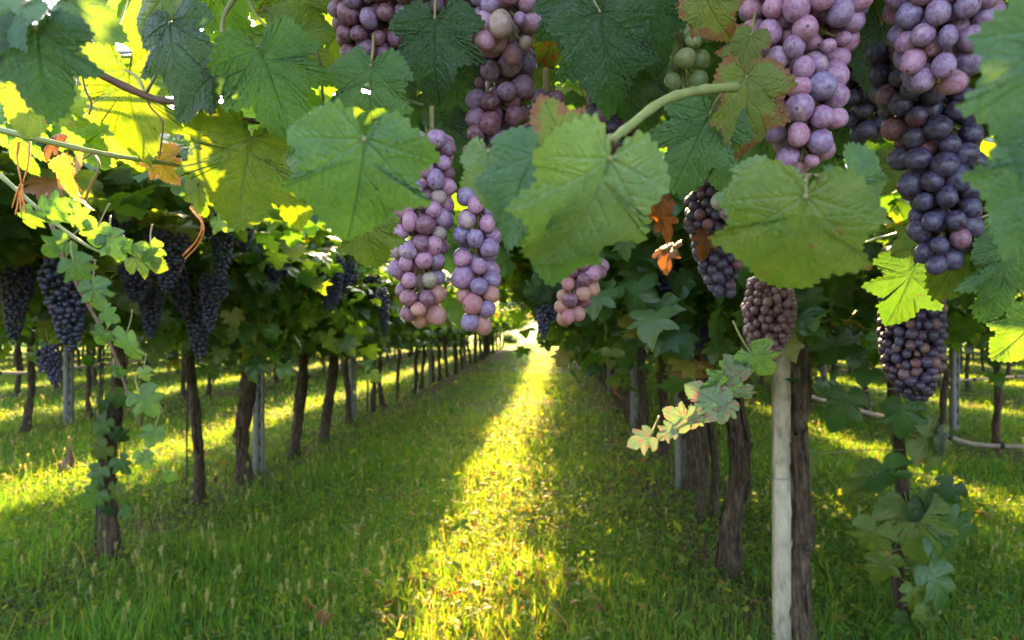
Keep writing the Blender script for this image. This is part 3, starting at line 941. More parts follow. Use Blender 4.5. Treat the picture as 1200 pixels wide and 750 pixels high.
pipe([W(930, 455, 8.2), W(965, 470, 8.2), W(1030, 487, 8.0), W(1090, 503, 7.8), W(1140, 520, 7.6), W(1215, 524, 7.3)], .022, 'faded pinkish pipe running low along the second row on the right')
pipe([W(-30, 436, 11.2), W(30, 437, 11.5), W(90, 431, 12), W(150, 424, 12.5), W(205, 417, 13)], .022, 'faded pipe running low along the second row on the left')
pipe([W(1120, 446, 12.2), W(1165, 443, 12), W(1215, 440, 12)], .018, 'thin grey pipe along the third row on the right')

# cords and stakes by the front left vines
def stake(pts, r, label):
    wire(pts, r, 'training_stake', label, 'stake', M_DARKST, 'thin training stakes', seg=6)
d = depth_of(640)
stake([W(111, 652, d), W(114, 580, d), W(117, 480, d), W(118, 395, d)], .007, 'thin dark stake left of the slim front vine')
stake([W(119, 640, d), W(121, 560, d), W(120, 480, d), W(122, 395, d)], .005, 'thinner dark cord hanging beside the front left stake')
d = depth_of(590)
stake([W(219, 594, d), W(219, 500, d), W(220, 400, d)], .008, 'straight dark stake beside the second left vine')
d = depth_of(485)
stake([W(430, 488, d), W(431, 440, d), W(430, 385, d)], .014, 'dark stake between the concrete post and the fifth left vine')
# rotten stump in the left alley
p = G(78, 553)
st = empty('wood_stump', p, 'small broken brown stump standing in the grass of the left alley', 'stump')
g = Geo()
g.tube([(0, 0, -.03), (.005, 0, .06), (.0, .01, .12)], [.075, .06, .03], 10, .25, 5)
g.tube([(.03, 0, .0), (.035, 0, .12), (.02, .0, .23), (.015, 0, .27)], [.035, .03, .018, .004], 8, .25, 6)
g.tube([(-.05, .01, .0), (-.07, .01, .07), (-.08, .01, .10)], [.04, .03, .008], 8, .25, 7)
me = g.mesh('stump_wood'); me.materials.append(M_STUMP); link('stump_wood', me, None, st)

# ------------------------------------------------------------------ trees and shrubs beyond the rows
def crown_mesh(seed, rx_, rz_, n=2600, leaf=.28, zc=0):
    rs = np.random.RandomState(seed)
    cl = rs.randn(26, 3); cl /= np.linalg.norm(cl, axis=1)[:, None]
    cl *= (.35 + .6 * rs.rand(26))[:, None]
    P = cl[rs.randint(0, 26, n)] + rs.randn(n, 3) * .20
    P = P * np.array([rx_, rx_, rz_]) + np.array([0, 0, zc])
    nn = rs.randn(n, 3) + P / (np.linalg.norm(P, axis=1)[:, None]) * .6 + np.array([0, 0, .5])
    V, f, A = place_leaves(rs, P, nn, rs.randn(n, 3) + np.array([0, 0, -.6]), leaf * (.6 + .7 * rs.rand(n)), np.clip(.5 + .25 * rs.randn(n), 0, 1), [lowleaf(rs) for _ in range(2)])
    me = npmesh('crown', V, f, {'rnd': A}, smooth=False); me.materials.append(M_TREE)
    return me
CROWNS = [crown_mesh(400 + i, 2.2, 2.4) for i in range(3)]
def ttrunk(seed):
    g = Geo(); rs = np.random.RandomState(seed)
    g.tube(spline([(0, 0, -.2), (.05, 0, 1.2), (0, .05, 2.6), (.1, 0, 4.2)], 4), np.linspace(.20, .07, 13), 10, .08, seed)
    for k in range(5):
        a = rs.uniform(0, 6.28); z = 1.8 + .4 * k
        g.tube(spline([(0, 0, z), (.7 * math.cos(a), .7 * math.sin(a), z + .6), (1.4 * math.cos(a), 1.4 * math.sin(a), z + 1.0)], 3), np.linspace(.08, .02, 7), 6)
    me = g.mesh('trunk'); me.materials.append(M_BARK); return me
TT = [ttrunk(1), ttrunk(2)]
tl = [(-34, 62), (-27, 66), (-21, 60), (-15.5, 64), (-11, 61), (9.5, 63), (14, 60), (19, 65), (25, 61), (31, 66), (38, 60), (-41, 64)]
side = lambda x: 'left' if x < 0 else 'right'
for i, (x, y) in enumerate(tl):
    r = empty('tree', (x, y, 0), 'round leafy tree beyond the end of the vine rows on the ' + side(x), 'tree', 'trees beyond the rows on the ' + side(x))
    s = .8 + .35 * rng.random()
    o = link('trunk', TT[i % 2], None, r); o.scale = (s, s, s)
    o = link('crown', CROWNS[i % 3], None, r); o.location.z = 3.6 * s; o.rotation_euler.z = rng.uniform(0, 6); o.scale = (s * 1.15, s * 1.15, s)
for i, (x, y, s, lab) in enumerate(((-5.2, 56, .40, 'pale green shrub left of the bright gap at the end of the alley'), (-3.6, 60, .24, 'low grey green shrub in the bright gap at the end of the alley'),
                         (-1.2, 66, .20, 'small low bush in the middle of the bright gap'), (1.9, 62, .28, 'rounded bush right of the bright gap at the end of the alley'), (4.5, 58, .62, 'taller bush behind the end of the right row'))):
    r = empty('shrub', (x, y, 0), lab, 'shrub', 'shrubs at the end of the alley')
    g = Geo()
    for k in range(4): g.tube([(0, 0, -.05), (.25 * math.cos(k * 1.6), .25 * math.sin(k * 1.6), .5), (.6 * math.cos(k * 1.6), .6 * math.sin(k * 1.6), 1.2 * s + .3)], [.04, .03, .015], 5)
    me = g.mesh('stem'); me.materials.append(M_BARK); link('stem', me, None, r)
    o = link('crown', CROWNS[i % 3], None, r); o.scale = (s * 1.1, s, s * .8); o.location.z = 2.2 * s * .8
for i, x in enumerate([-38, -34.5, -31, -27.5, -24, -20.5, -17.2, -14, -10.8, -7.8, 5.2, 8, 11.2, 14.5, 18, 21.5, 25, 28.5, 32]):
    sd_ = 'left' if x < 0 else 'right'
    r = empty('shrub', (x, 52 + rng.uniform(-1.5, 1.5), 0), 'hedge shrub closing the far end of the vine rows on the ' + sd_, 'shrub', 'hedge shrubs on the ' + sd_)
    g = Geo()
    for k in range(3): g.tube([(0, 0, -.05), (.2 * math.cos(k * 2.1), .2 * math.sin(k * 2.1), .5), (.5 * math.cos(k * 2.1), .5 * math.sin(k * 2.1), 1.3)], [.05, .04, .02], 5)
    me = g.mesh('stem'); me.materials.append(M_BARK); link('stem', me, None, r)
    sc = rng.uniform(.75, 1.0)
    o = link('crown', CROWNS[i % 3], None, r); o.scale = (sc * 1.1, sc, sc * .75); o.location.z = 1.55 * sc; o.rotation_euler.z = rng.uniform(0, 6)
p = G(668, 420)
r = empty('marker_post', (p.x, p.y, 0), 'tiny white marker post at the far end of the alley', 'post')
g = Geo(); g.box((0, 0, .45), (.14, .14, .9), .01); me = g.mesh('shaft', smooth=False); me.materials.append(M_CONC); link('shaft', me, None, r)
g = Geo(); g.box((0, 0, .94), (.18, .18, .08), .02); me = g.mesh('cap', smooth=False); me.materials.append(M_TIE); link('cap', me, None, r)

# ------------------------------------------------------------------ grape bunches
def ico(sub):
    import bmesh
    bm = bmesh.new(); bmesh.ops.create_icosphere(bm, subdivisions=sub, radius=1)
    V = np.array([v.co[:] for v in bm.verts]); T = np.array([[v.index for v in f.verts] for f in bm.faces]); bm.free()
    return V, T
ICO1, ICO2, ICO4 = ico(2), ico(3), ico(4)
BMESH = {}
def berry_mesh(pal, k, hi=True):
    key = (pal, k, hi)
    if key not in BMESH:
        V, T = ICO4 if hi else ICO2
        rs = np.random.RandomState(700 + k)
        v = V.copy()
        v[:, 2] *= 1 + .07 * k
        v[:, 0] *= 1 - .03 * k
        v *= (1 + .03 * np.sin(V[:, 0:1] * 2.6 + k) + .03 * np.sin(V[:, 1:2] * 3 + 2 * k) + .012 * np.sin(V[:, 2:3] * 7 + k))
        me = npmesh('berry', v, T); me.materials.append(BER[pal])
        BMESH[key] = me
    return BMESH[key]

def pack(rs, prof, depth, d, tight=.82):
    """prof: [(py, cx, halfwidth px)]; berry centres on and inside a surface of revolution"""
    prof = sorted(prof)
    ys = np.array([p[0] for p in prof]); cx = np.array([p[1] for p in prof]); hw = np.array([p[2] for p in prof])
    k = depth / F
    pts = np.zeros((0, 3))
    top, bot = ys[0], ys[-1] - d * .5 / k
    for tg, tries, inner in ((tight + .08, 2500, 0), (tight, 3500, 0), (tight - .06, 2500, 0), (tight - .04, 1500, 1)):
        for it in range(tries):
            y = rs.uniform(top, bot)
            h = np.interp(y, ys, hw)
            r = max(h * k - d * .5, d * .12)
            if inner: r *= math.sqrt(rs.rand())
            a = rs.uniform(0, 2 * np.pi)
            c = W(np.interp(y, ys, cx), y, depth)
            p = np.array([c.x + r * math.cos(a), c.y + r * math.sin(a) * .9, c.z])
            if len(pts) and np.min(np.sum((pts - p) ** 2, 1)) < (tg * d) ** 2: continue
            pts = np.concatenate([pts, p[None]])
    return pts

def bunch(label, prof, depth, dpx, pal, seed, group, hi=True, tight=.80, low=None):
    """pal: {palette: weight}; low: palette used for the lowest berries"""
    rs = np.random.RandomState(seed)
    d = .95 * dpx / F * depth
    pts = pack(rs, prof, depth, d, tight=tight)
    prof = sorted(prof)
    top = W(prof[0][1], prof[0][0], depth) + Vector((0, 0, .03))
    root = empty('grape_bunch', top, label, 'grapes', group)
    order = np.argsort(pts[:, 1])
    names = list(pal); wts = np.array([pal[n] for n in names], float); wts /= wts.sum()
    axis = [W(p[1], p[0], depth) for p in prof]
    ax = np.array([list(a) for a in axis])
    g = Geo()
    g.tube(spline([top] + axis[:-1] if len(axis) > 2 else [top] + axis, 3), .0022 if hi else .0035, 5)
    zs = pts[:, 2]
    zlo = np.sort(zs)[min(9, len(zs) - 1)]
    rest = []
    for n, i in enumerate(order):
        p = pts[i]
        j = np.argmin(np.abs(ax[:, 2] - p[2])); c = ax[j]
        o = p - np.array([c[0], c[1], p[2] + d * .4])
        g.tube([np.array([c[0], c[1], min(p[2] + d * .9, top.z)]), p - o * .1], .0011, 4)
        s = d / 2 * (1 + .10 * rs.randn()) if rs.rand() > .05 else d / 2 * .6
        s = min(s, d * .6)
        if n >= 100:
            rest.append((p, s)); continue
        pl = rs.choice(names, p=wts)
        if low and p[2] <= zlo and rs.rand() < .55: pl = low  # lowest berries turn amber, a backlit glow put into their colour
        b = link('berry', berry_mesh(pl, rs.randint(0, 3), hi), None, root, Vector(p) - top)
        b.scale = tuple(s * f_ for f_ in rs.uniform(.91, 1.07, 3))
        dv = Vector(o) + Vector((rs.randn() * .3 * d, -.35 * d + rs.randn() * .3 * d, rs.randn() * .3 * d - .2 * d))
        b.rotation_euler = dv.to_track_quat('Z', 'Y').to_euler()
    if rest:
        gg = Geo()
        for p, s in rest: gg.add(ICO2[0] * s + p, None, ICO2[1])
        me = gg.mesh('berries', off=top); me.materials.append(BER[names[0]])
        o = link('berries', me, None, root); o['kind'] = 'stuff'
    me = g.mesh('stalk', off=top); me.materials.append(M_RACHIS)
    link('stalk', me, None, root)
    return root

NEAR = 'ripe grape bunches hanging close overhead'
bunch('wide wine red bunch cut off by the top edge, left of centre', [(-50, 490, 70), (0, 480, 95), (30, 455, 62), (55, 438, 44), (78, 432, 18)], .74, 23, dict(wine=6, violet=2), 1, NEAR)
bunch('long pink and olive bunch at the top just left of centre', [(-40, 596, 42), (0, 594, 44), (50, 590, 42), (68, 588, 38)], .66, 28, dict(pink=5, olive=1, violet=2), 2, NEAR)
bunch('dusky purple bunch directly below the long pink and olive one', [(55, 590, 40), (100, 586, 42), (150, 580, 38), (178, 570, 30), (196, 566, 14)], .72, 26, dict(violet=4, wine=4), 3, NEAR)
bunch('hanging bunch dark above and pink below with orange lowest berries', [(165, 506, 30), (220, 500, 34), (260, 492, 38), (300, 488, 35), (335, 492, 31), (365, 496, 28), (384, 494, 16)], .64, 21.5, dict(wine=3, pink=4, violet=3, olive=1), 4, NEAR, low='amber')
bunch('small pinkish violet bunch with a narrow tip hanging over the far left row', [(230, 560, 24), (270, 560, 30), (310, 558, 30), (345, 560, 27), (375, 558, 22), (393, 562, 14)], .64, 23, dict(pink=4, violet=4), 5, NEAR, low='amber')
bunch('little red tip of a bunch peeping below the pale green leaf', [(310, 690, 26), (335, 678, 26), (360, 668, 20), (388, 664, 12)], .74, 18, dict(amber=3, pink=3, wine=3), 6, NEAR, low='amber')
bunch('largest dusty pink bunch hanging right of centre', [(-60, 945, 74), (0, 945, 76), (40, 938, 66), (85, 935, 52), (130, 942, 50), (165, 942, 44), (190, 938, 30), (206, 935, 16)], .60, 30, dict(pink=8, violet=2), 7, NEAR)
bunch('broad mauve bunch at the top right corner beside the blurred leaf', [(-70, 1110, 70), (0, 1108, 66), (40, 1105, 58), (75, 1100, 48), (98, 1098, 30), (110, 1096, 16)], .58, 32, dict(violet=4, pink=5), 8, NEAR)
bunch('long blackish purple bunch hanging behind the mauve one', [(60, 1060, 46), (110, 1078, 54), (160, 1096, 52), (200, 1102, 48), (250, 1106, 43), (285, 1104, 36), (310, 1100, 22), (328, 1096, 12)], .68, 28, dict(dark=6, wine=2), 9, NEAR)
bunch('loose bunch of unripe green grapes at the top', [(-10, 800, 34), (40, 800, 36), (80, 800, 32), (115, 800, 26), (136, 796, 14)], .70, 24, dict(green=1), 10, NEAR, tight=1.02)
bunch('dark bunch of small grapes with a drying leaf, mid right', [(180, 838, 16), (215, 836, 32), (260, 838, 36), (300, 842, 30), (330, 846, 20), (350, 850, 10)], 1.25, 13.5, dict(dark=6, wine=2), 11, NEAR, hi=False)
bunch('few large reddish green grapes in front of the small dark bunch', [(215, 866, 20), (235, 860, 24), (262, 858, 18)], .72, 22, dict(wine=2, olive=2, green=1), 12, NEAR)
bunch('brownish bunch of small withered grapes above the pale post', [(330, 900, 24), (360, 902, 32), (390, 900, 28), (425, 896, 12)], 1.7, 10.5, dict(brown=1), 13, NEAR, hi=False)
bunch('long dark brown bunch hanging over the young vine at right', [(290, 1065, 24), (340, 1068, 36), (390, 1068, 38), (430, 1070, 34), (455, 1072, 22), (472, 1074, 10)], 1.45, 12, dict(dark=4, brown=2), 14, NEAR, hi=False)
bunch('shadowed purple bunch deep between the dark top leaves', [(70, 716, 24), (110, 716, 32), (150, 722, 30), (190, 730, 18)], .95, 20, dict(dark=4, wine=2), 15, NEAR, hi=False)
bunch('deep red bunch half hidden behind the pale green leaf', [(110, 640, 22), (150, 636, 26), (190, 634, 22), (215, 632, 10)], .86, 20, dict(dark=3, wine=3), 16, NEAR, hi=False)
bunch('dark bunch in deep shade behind the largest pink bunch', [(40, 1010, 30), (90, 1015, 36), (140, 1018, 30), (170, 1018, 14)], .95, 22, dict(dark=1), 17, NEAR, hi=False)

# small dark bunches of the rows: shared meshes
def small_bunch(seed, L=.22, r=.055, n=90):
    rs = np.random.RandomState(seed)
    d = .017
    pts = np.zeros((0, 3))
    for it in range(2500):
        t = rs.rand()
        rr = r * (1 - t) ** .55 * (1 if t > .12 else .6 + t * 3)
        a = rs.uniform(0, 6.28)
        sh = np.zeros(3)
        if it % 3 == 0 and t < .45:         # a shoulder sticking out to one side
            sh = np.array([.9 * r, .2 * r, .01]) * (1 if seed % 2 else -1); rr *= .6
        if math.sin(a * 2 + t * 9 + seed) > .85: continue
        q_ = rr if it < 1800 else rr * math.sqrt(rs.rand())
        p = np.array([q_ * math.cos(a), q_ * math.sin(a), -.04 - t * L]) + sh
        if len(pts) and np.min(np.sum((pts - p) ** 2, 1)) < (.86 * d) ** 2: continue
        pts = np.concatenate([pts, p[None]])
    g = Geo(); A = []
    for p in pts:
        s = d / 2 * (1 + .14 * rs.randn())
        g.add(ICO1[0] * s + p, None, ICO1[1]); A.append(np.full(len(ICO1[0]), rs.rand()))
    me = g.mesh('berries', attrs={'rnd': np.concatenate(A)}); me.materials.append(BER['blue'])
    g = Geo(); g.tube([(0, 0, .03), (.004, 0, -.05), (0, 0, -.12)], .0025, 5)
    st_ = g.mesh('stalk'); st_.materials.append(M_RACHIS)
    return me, st_
SB = [small_bunch(500 + i, L=(.20, .26, .17, .23)[i], r=(.055, .06, .05, .045)[i]) for i in range(4)]
SB += [small_bunch(510 + i, L=(.15, .30)[i], r=(.06, .048)[i]) for i in range(2)]
def put_bunch(loc, k, label, group, s=1.0):
    r = empty('grape_bunch', loc, label, 'grapes', group)
    for nm, m in (('berries', SB[k][0]), ('stalk', SB[k][1])):
        o = link(nm, m, None, r); o.scale = (s, s, s)
    k_ = (rng.uniform(.78, 1.2), rng.uniform(.72, 1.25)); r.scale = (k_[0], k_[0], k_[1])
    az = rng.uniform(0, 6); r.rotation_euler = (rng.gauss(0, .10), rng.gauss(0, .10), az)
ROWG = 'dark bunches hanging in the vine rows'
for px, py, d_, k, s, lab in (
        (72, 290, 2.9, 1, 1.25, 'large blue black bunch at the left edge below the drooping shoot'),
        (96, 318, 3.1, 0, 1.0, 'blue black bunch tucked right behind the large left bunch'),
        (55, 395, 3.0, 2, .8, 'small black bunch dangling lowest at the left edge'),
        (178, 325, 3.4, 3, 1.3, 'narrow black bunch hanging left of the second left vine'),
        (196, 290, 3.6, 0, 1.2, 'black bunch in deep shade above the narrow left bunch'),
        (228, 325, 3.8, 1, 1.25, 'long brownish black bunch above the second left vine'),
        (138, 240, 2.9, 2, .9, 'dark blue bunch among leaves near the upper left'),
        (262, 240, 3.2, 3, 1.0, 'dark bunch left of the big yellow green leaf tip'),
        (288, 258, 3.3, 2, .7, 'small purple red bunch below the big yellow green leaf'),
        (396, 296, 4.4, 1, .95, 'black bunch below the large teal leaf left of centre'),
        (372, 304, 4.5, 0, 1.0, 'shaded black bunch next to the one below the teal leaf'),
        (434, 318, 5.0, 3, 1.0, 'small black bunch in the left row near the two toned bunch'),
        (640, 335, 2.9, 2, .8, 'black bunch high in the middle of the alley beside the red tip'),
        (785, 300, 2.9, 1, 1.0, 'blue black bunch beside the curled yellow leaf, mid right'),
        (806, 262, 3.1, 0, 1.0, 'shaded blue black bunch right of the curled yellow leaf'),
        (752, 372, 4.2, 3, 1.0, 'dark bunch low in the row right of the alley'),
        (828, 372, 3.4, 2, 1.0, 'shadowed bunch above the twin stemmed vine')):
    put_bunch(W(px, py, d_), k, lab, ROWG, s)
for px, py, d_, k, s, lab in (
        (160, 296, 3.2, 4, 1.15, 'broad black bunch between the first and second left vines'),
        (206, 262, 3.0, 1, 1.0, 'dark bunch high in the left row below the yellow green leaf'),
        (247, 312, 3.3, 5, 1.0, 'very long dark bunch right of the second left vine'),
        (322, 292, 3.9, 0, 1.05, 'dark bunch above the thick leaning vine'),
        (384, 306, 4.3, 5, 1.0, 'long black bunch above the fifth left vine'),
        (408, 300, 4.5, 4, 1.15, 'broad black bunch above the slim grey post of the left row'),
        (446, 330, 5.2, 1, 1.0, 'small dark bunch left of the two toned bunch'),
        (20, 300, 3.4, 1, 1.2, 'dark bunch at the very left edge of the picture')):
    put_bunch(W(px, py, d_), k, lab, ROWG, s)
for xf, y0, n, lab, grp in ((lx, 5, 44, 'one of the dark bunches under the canopy of the row left of the alley', 'bunches under the left row'),
                            (rx, 4.5, 26, 'one of the dark bunches under the canopy of the row right of the alley', 'bunches under the right row'),
                            (lambda y: -6.9, 8, 20, 'one of the dark bunches under the second row on the left', 'bunches under the second left row'),
                            (lambda y: 4.85, 6, 16, 'one of the dark bunches under the second row on the right', 'bunches under the second right row')):
    for i in range(n):
        y = y0 + (i + rng.random()) * (20 / n) * (1 + i / n)
        put_bunch((xf(y) + rng.gauss(0, .30) + (.35 if grp.endswith('the left row') else 0), y, 1.58 + rng.uniform(-.14, .12)), rng.randrange(6), lab, grp, 1.15)

# ------------------------------------------------------------------ foreground leaves and shoots
def hires_leaf(seed, fold=.0, droop=.3, curl=.15, lobe=1.0, NA=230, NR=30, hole=None):
    hi_ = NA > 200
    rs = np.random.RandomState(seed)
    def side_():
        P = np.array(HALF) * np.array([1 + .06 * rs.randn(), 1]) + np.concatenate([[[0, 0]], rs.randn(len(HALF) - 2, 2) * .018, [[0, 0]]])
        for k in (8, 12): P[k] = P[k] + (np.array([.62, .45] if k == 8 else [.45, .78]) - P[k]) * (1 - lobe) * .7
        return P
    a = side_(); b = side_() * np.array([-1, 1])
    poly = np.concatenate([a, b[1:-1][::-1]])
    poly = np.concatenate([poly, poly[:1]])
    L = np.concatenate([[0], np.cumsum(np.linalg.norm(np.diff(poly, axis=0), axis=1))])
    s = np.linspace(0, L[-1], NA, endpoint=False)
    O = np.stack([np.interp(s, L, poly[:, 0]), np.interp(s, L, poly[:, 1])], 1)
    for _ in range(2 if hi_ else 1): O = .25 * np.roll(O, 1, 0) + .5 * O + .25 * np.roll(O, -1, 0)
    tn = np.roll(O, -1, 0) - np.roll(O, 1, 0); tn /= np.linalg.norm(tn, axis=1)[:, None]
    nr = np.stack([tn[:, 1], -tn[:, 0]], 1)
    ph = (s / .105 + .12 * np.sin(s * 9)) % 1
    tooth = np.where(ph < .65, ph / .65, (1 - ph) / .35) - .4
    big = .6 + .6 * np.abs(np.sin(s * 4.1 + seed))
    near0 = np.clip(np.linalg.norm(O, axis=1) / .18, 0, 1)
    O = O + nr * (tooth * .048 * big * near0)[:, None]
    c = np.array([0, .16])
    tt = np.linspace(0, 1, NR + 1)[1:] ** .9
    P = np.concatenate([c[None]] + [c + (O - c) * t for t in tt])
    edge = np.concatenate([[0]] + [np.full(NA, t) for t in tt])
    ang = np.concatenate([[0]] + [np.linspace(0, 2 * np.pi, NA, endpoint=False)] * NR)
    # veins
    tips = [(0, 1.06), (.62, .53), (-.62, .53), (.60, .09), (-.60, .09), (.28, -.24), (-.28, -.24)]
    vein = np.zeros(len(P))
    def seg(p, q_, w0, w1, amp):
        p, q_ = np.array(p), np.array(q_)
        d = q_ - p
        t = np.clip(((P - p) @ d) / (d @ d), 0, 1)
        dist = np.linalg.norm(P - (p + t[:, None] * d), axis=1)
        ww = w0 + (w1 - w0) * t
        np.maximum(vein, amp * np.exp(-(dist / ww) ** 2), out=vein)
    for k, tp in enumerate(tips):
        tp = np.array(tp) * .97
        seg((0, 0), tp, .016, .006, 1.0)
        dirn = tp / np.linalg.norm(tp); Lt = np.linalg.norm(tp)
        for j in range(2, 7 if k < 5 else 4):
            b0 = tp * (j / 7.2)
            for sg in (-1, 1):
                an = sg * (R(48) + .1 * rs.randn())
                dd = np.array([dirn[0] * math.cos(an) - dirn[1] * math.sin(an), dirn[0] * math.sin(an) + dirn[1] * math.cos(an)])
                seg(b0, b0 + dd * Lt * .34 * (1 - abs(j / 7.2 - .4)), .008, .004, .7)
    x, y = P[:, 0], P[:, 1]
    rr = np.hypot(x, y - .3)
    blister = vnoise(x * 16 + seed, y * 16, seed) * .012
    z = fold * np.abs(x) - droop * np.clip(y, -.2, 2) ** 2 * .5 - curl * rr ** 2 * (1 + .35 * np.sin(2 * ang + seed)) \
        + .045 * np.sin(5 * ang + seed) * (rr / .7) ** 2 + .03 * vnoise(x * 4, y * 4, seed + 1) - .012 * vein + blister * (1 - vein)
    V = np.stack([x, y, z], 1)
    j = np.arange(NA); j1 = (j + 1) % NA
    T = np.stack([np.zeros(NA, int), 1 + j, 1 + j1], 1)
    Q = np.concatenate([np.stack([1 + k * NA + j, 1 + (k + 1) * NA + j, 1 + (k + 1) * NA + j1, 1 + k * NA + j1], 1) for k in range(NR - 1)])
    if hole:
        hc, hr = np.array(hole[:2]), hole[2]
        wob = hr * (1 + .25 * np.sin(3 * np.arctan2(P[:, 1] - hc[1], P[:, 0] - hc[0])))
        bad = np.linalg.norm(P - hc, axis=1) < wob
        Q = Q[~bad[Q].any(1)]; T = T[~bad[T].any(1)]
    return V, [T, Q], dict(vein=vein, edge=edge, lp=np.concatenate([P, np.zeros((len(P), 1))], 1))

LN = [0]
def fleaf(root, px, py, depth, size, tip, mat, tx=0, ty=0, fold=.05, droop=.3, curl=.15, lobe=1.0, anchor=None, hole=None, label=None, hi=True, name='leaf'):
    """one leaf of a shoot. (px,py) middle of the blade, size = stalk-to-tip length in photo px,
    tip = direction of the tip in degrees clockwise from straight down, tx/ty = tilt of the blade"""
    LN[0] += 1
    if not hi:
        size *= 1.05 * random.Random(LN[0]).uniform(.65, 1.35); lobe = 1.35
    if not hi: fold += random.Random(LN[0] + 7).uniform(-.1, .25); curl += .1
    V, f, at = hires_leaf(900 + LN[0], fold, droop, curl, lobe, 230 if hi else 150, 30 if hi else 14, hole)
    s = .80 * size / F * depth / 1.08
    a = R(tip)
    tipv = MROT @ Vector((-math.sin(a), -math.cos(a), 0))
    nv = MROT @ Vector((0, 0, 1))
    xv = tipv.cross(nv)
    M3 = Matrix((xv, tipv, nv)).transposed()
    M3 = M3 @ Euler((R(tx), R(ty), 0)).to_matrix()
    cen = W(px, py, depth)
    org = cen - M3 @ Vector((0, .40 * s, 0))
    V = (V * s) @ np.array(M3).T
    me = npmesh('leaf', V, f, at); me.materials.append(LEAF[mat])
    o = link(name, me, None, root, org - root.location)
    if label: o['label'] = label
    # stalk
    back = M3 @ Vector((0, -1, -.35))
    end = W(*anchor) if anchor else org + back * s * .55 + Vector((0, .02, .02))
    mid = (org + end) / 2 + M3 @ Vector((.03 * s, -.02 * s, -.10 * s))
    g = Geo(); g.tube(spline([org, mid, end], 5), np.linspace(.0011, .0016, 11) * max(1, s / .09), 6)
    pe = g.mesh('leaf_stalk', off=org); pe.materials.append(M_PETIOLE)
    link('leaf_stalk', pe, None, o)
    return o

def shoot(label, cane=None, rad=.0035, mat=None, loc=None, group='leafy vine shoots'):
    c = [W(*p) for p in cane] if cane else None
    loc = c[0] if c else loc
    r = empty('vine_shoot', loc, label, 'vine shoot', group)
    if c:
        g = Geo(); sp = spline(c, 6)
        t = np.linspace(0, 1, len(sp))
        g.tube(sp, rad * (1 - .45 * t) * (1 + .18 * (np.cos(t * len(c) * 2 * np.pi) > .85)), 8)
        me = g.mesh('cane', off=loc); me.materials.append(mat or M_CANE); link('cane', me, None, r)
    return r

def tendril(root, pts, rad=.0009, mat=None, coil=0):
    P = [W(*p) for p in pts]
    sp = spline(P, 8)
    if coil:
        n = len(sp); t = np.linspace(0, 1, n)
        k = np.clip((t - .5) * 2, 0, 1)
        sp[:, 0] += k * coil * np.sin(t * 40); sp[:, 2] += k * coil * np.cos(t * 40)
    g = Geo(); g.tube(sp, rad, 5)
    me = g.mesh('tendril', off=root.location); me.materials.append(mat or M_CANE)
    link('tendril', me, None, root)

# -- upper left: brown cane with backlit leaves
s = shoot('brown cane crossing the upper left with backlit yellow green leaves', [(40, 30, .66), (95, 74, .68), (170, 112, .70), (215, 122, .70), (290, 141, .72), (385, 145, .74)], .0042)
fleaf(s, 152, 128, .76, 150, 10, 'bright', tx=-25, ty=8, droop=.2, anchor=(170, 112, .70))
fleaf(s, 285, 205, .70, 150, 14, 'bright', tx=-15, ty=-15, anchor=(268, 138, .71))
fleaf(s, 200, 58, .60, 120, -10, 'deep', tx=10, ty=25, droop=.5, anchor=(172, 108, .70))
fleaf(s, 180, 8, .62, 90, 60, 'bright', tx=-20, ty=10)
tendril(s, [(172, 112, .70), (176, 125, .70), (190, 142, .69), (189, 165, .69), (187, 182, .69)])
tendril(s, [(95, 82, .68), (100, 105, .68), (107, 122, .68), (104, 134, .68)])
s = shoot('dark teal leaves overlapping at the top left corner', [(-10, -30, .5), (30, 5, .5), (62, 14, .5)], .003, M_GCANE)
fleaf(s, 45, 70, .33, 130, -8, 'deep', tx=5, ty=-15, droop=.4, anchor=(55, 12, .48))
fleaf(s, 6, 30, .33, 110, 30, 'teal', tx=10, ty=25, droop=.4)
fleaf(s, 95, 12, .35, 100, -55, 'teal', tx=15, ty=10, droop=.5, anchor=(60, 12, .48))
fleaf(s, 35, 118, .52, 95, 20, 'soft', tx=-10, ty=-20)
s = shoot('green shoot forking at the top left with a broad lobed leaf', [(300, -30, .70), (262, 20, .70), (268, 78, .68)], .0028, M_PETIOLE)
fleaf(s, 318, 95, .64, 140, -22, 'mid', tx=-8, ty=-18, droop=.35, lobe=1.1, anchor=(268, 80, .68))
fleaf(s, 235, 100, .66, 100, 48, 'deep', tx=5, ty=20, droop=.3, anchor=(268, 80, .68))
fleaf(s, 352, 60, .70, 110, -60, 'bright', tx=-20, ty=-10)
fleaf(s, 345, 20, .78, 110, 20, 'bright', tx=-30, ty=0)
fleaf(s, 265, 12, .80, 90, -20, 'mid', tx=-20, ty=15)
tendril(s, [(308, 8, .70), (335, 28, .70), (362, 46, .69), (374, 70, .69), (379, 124, .69)], .0013)
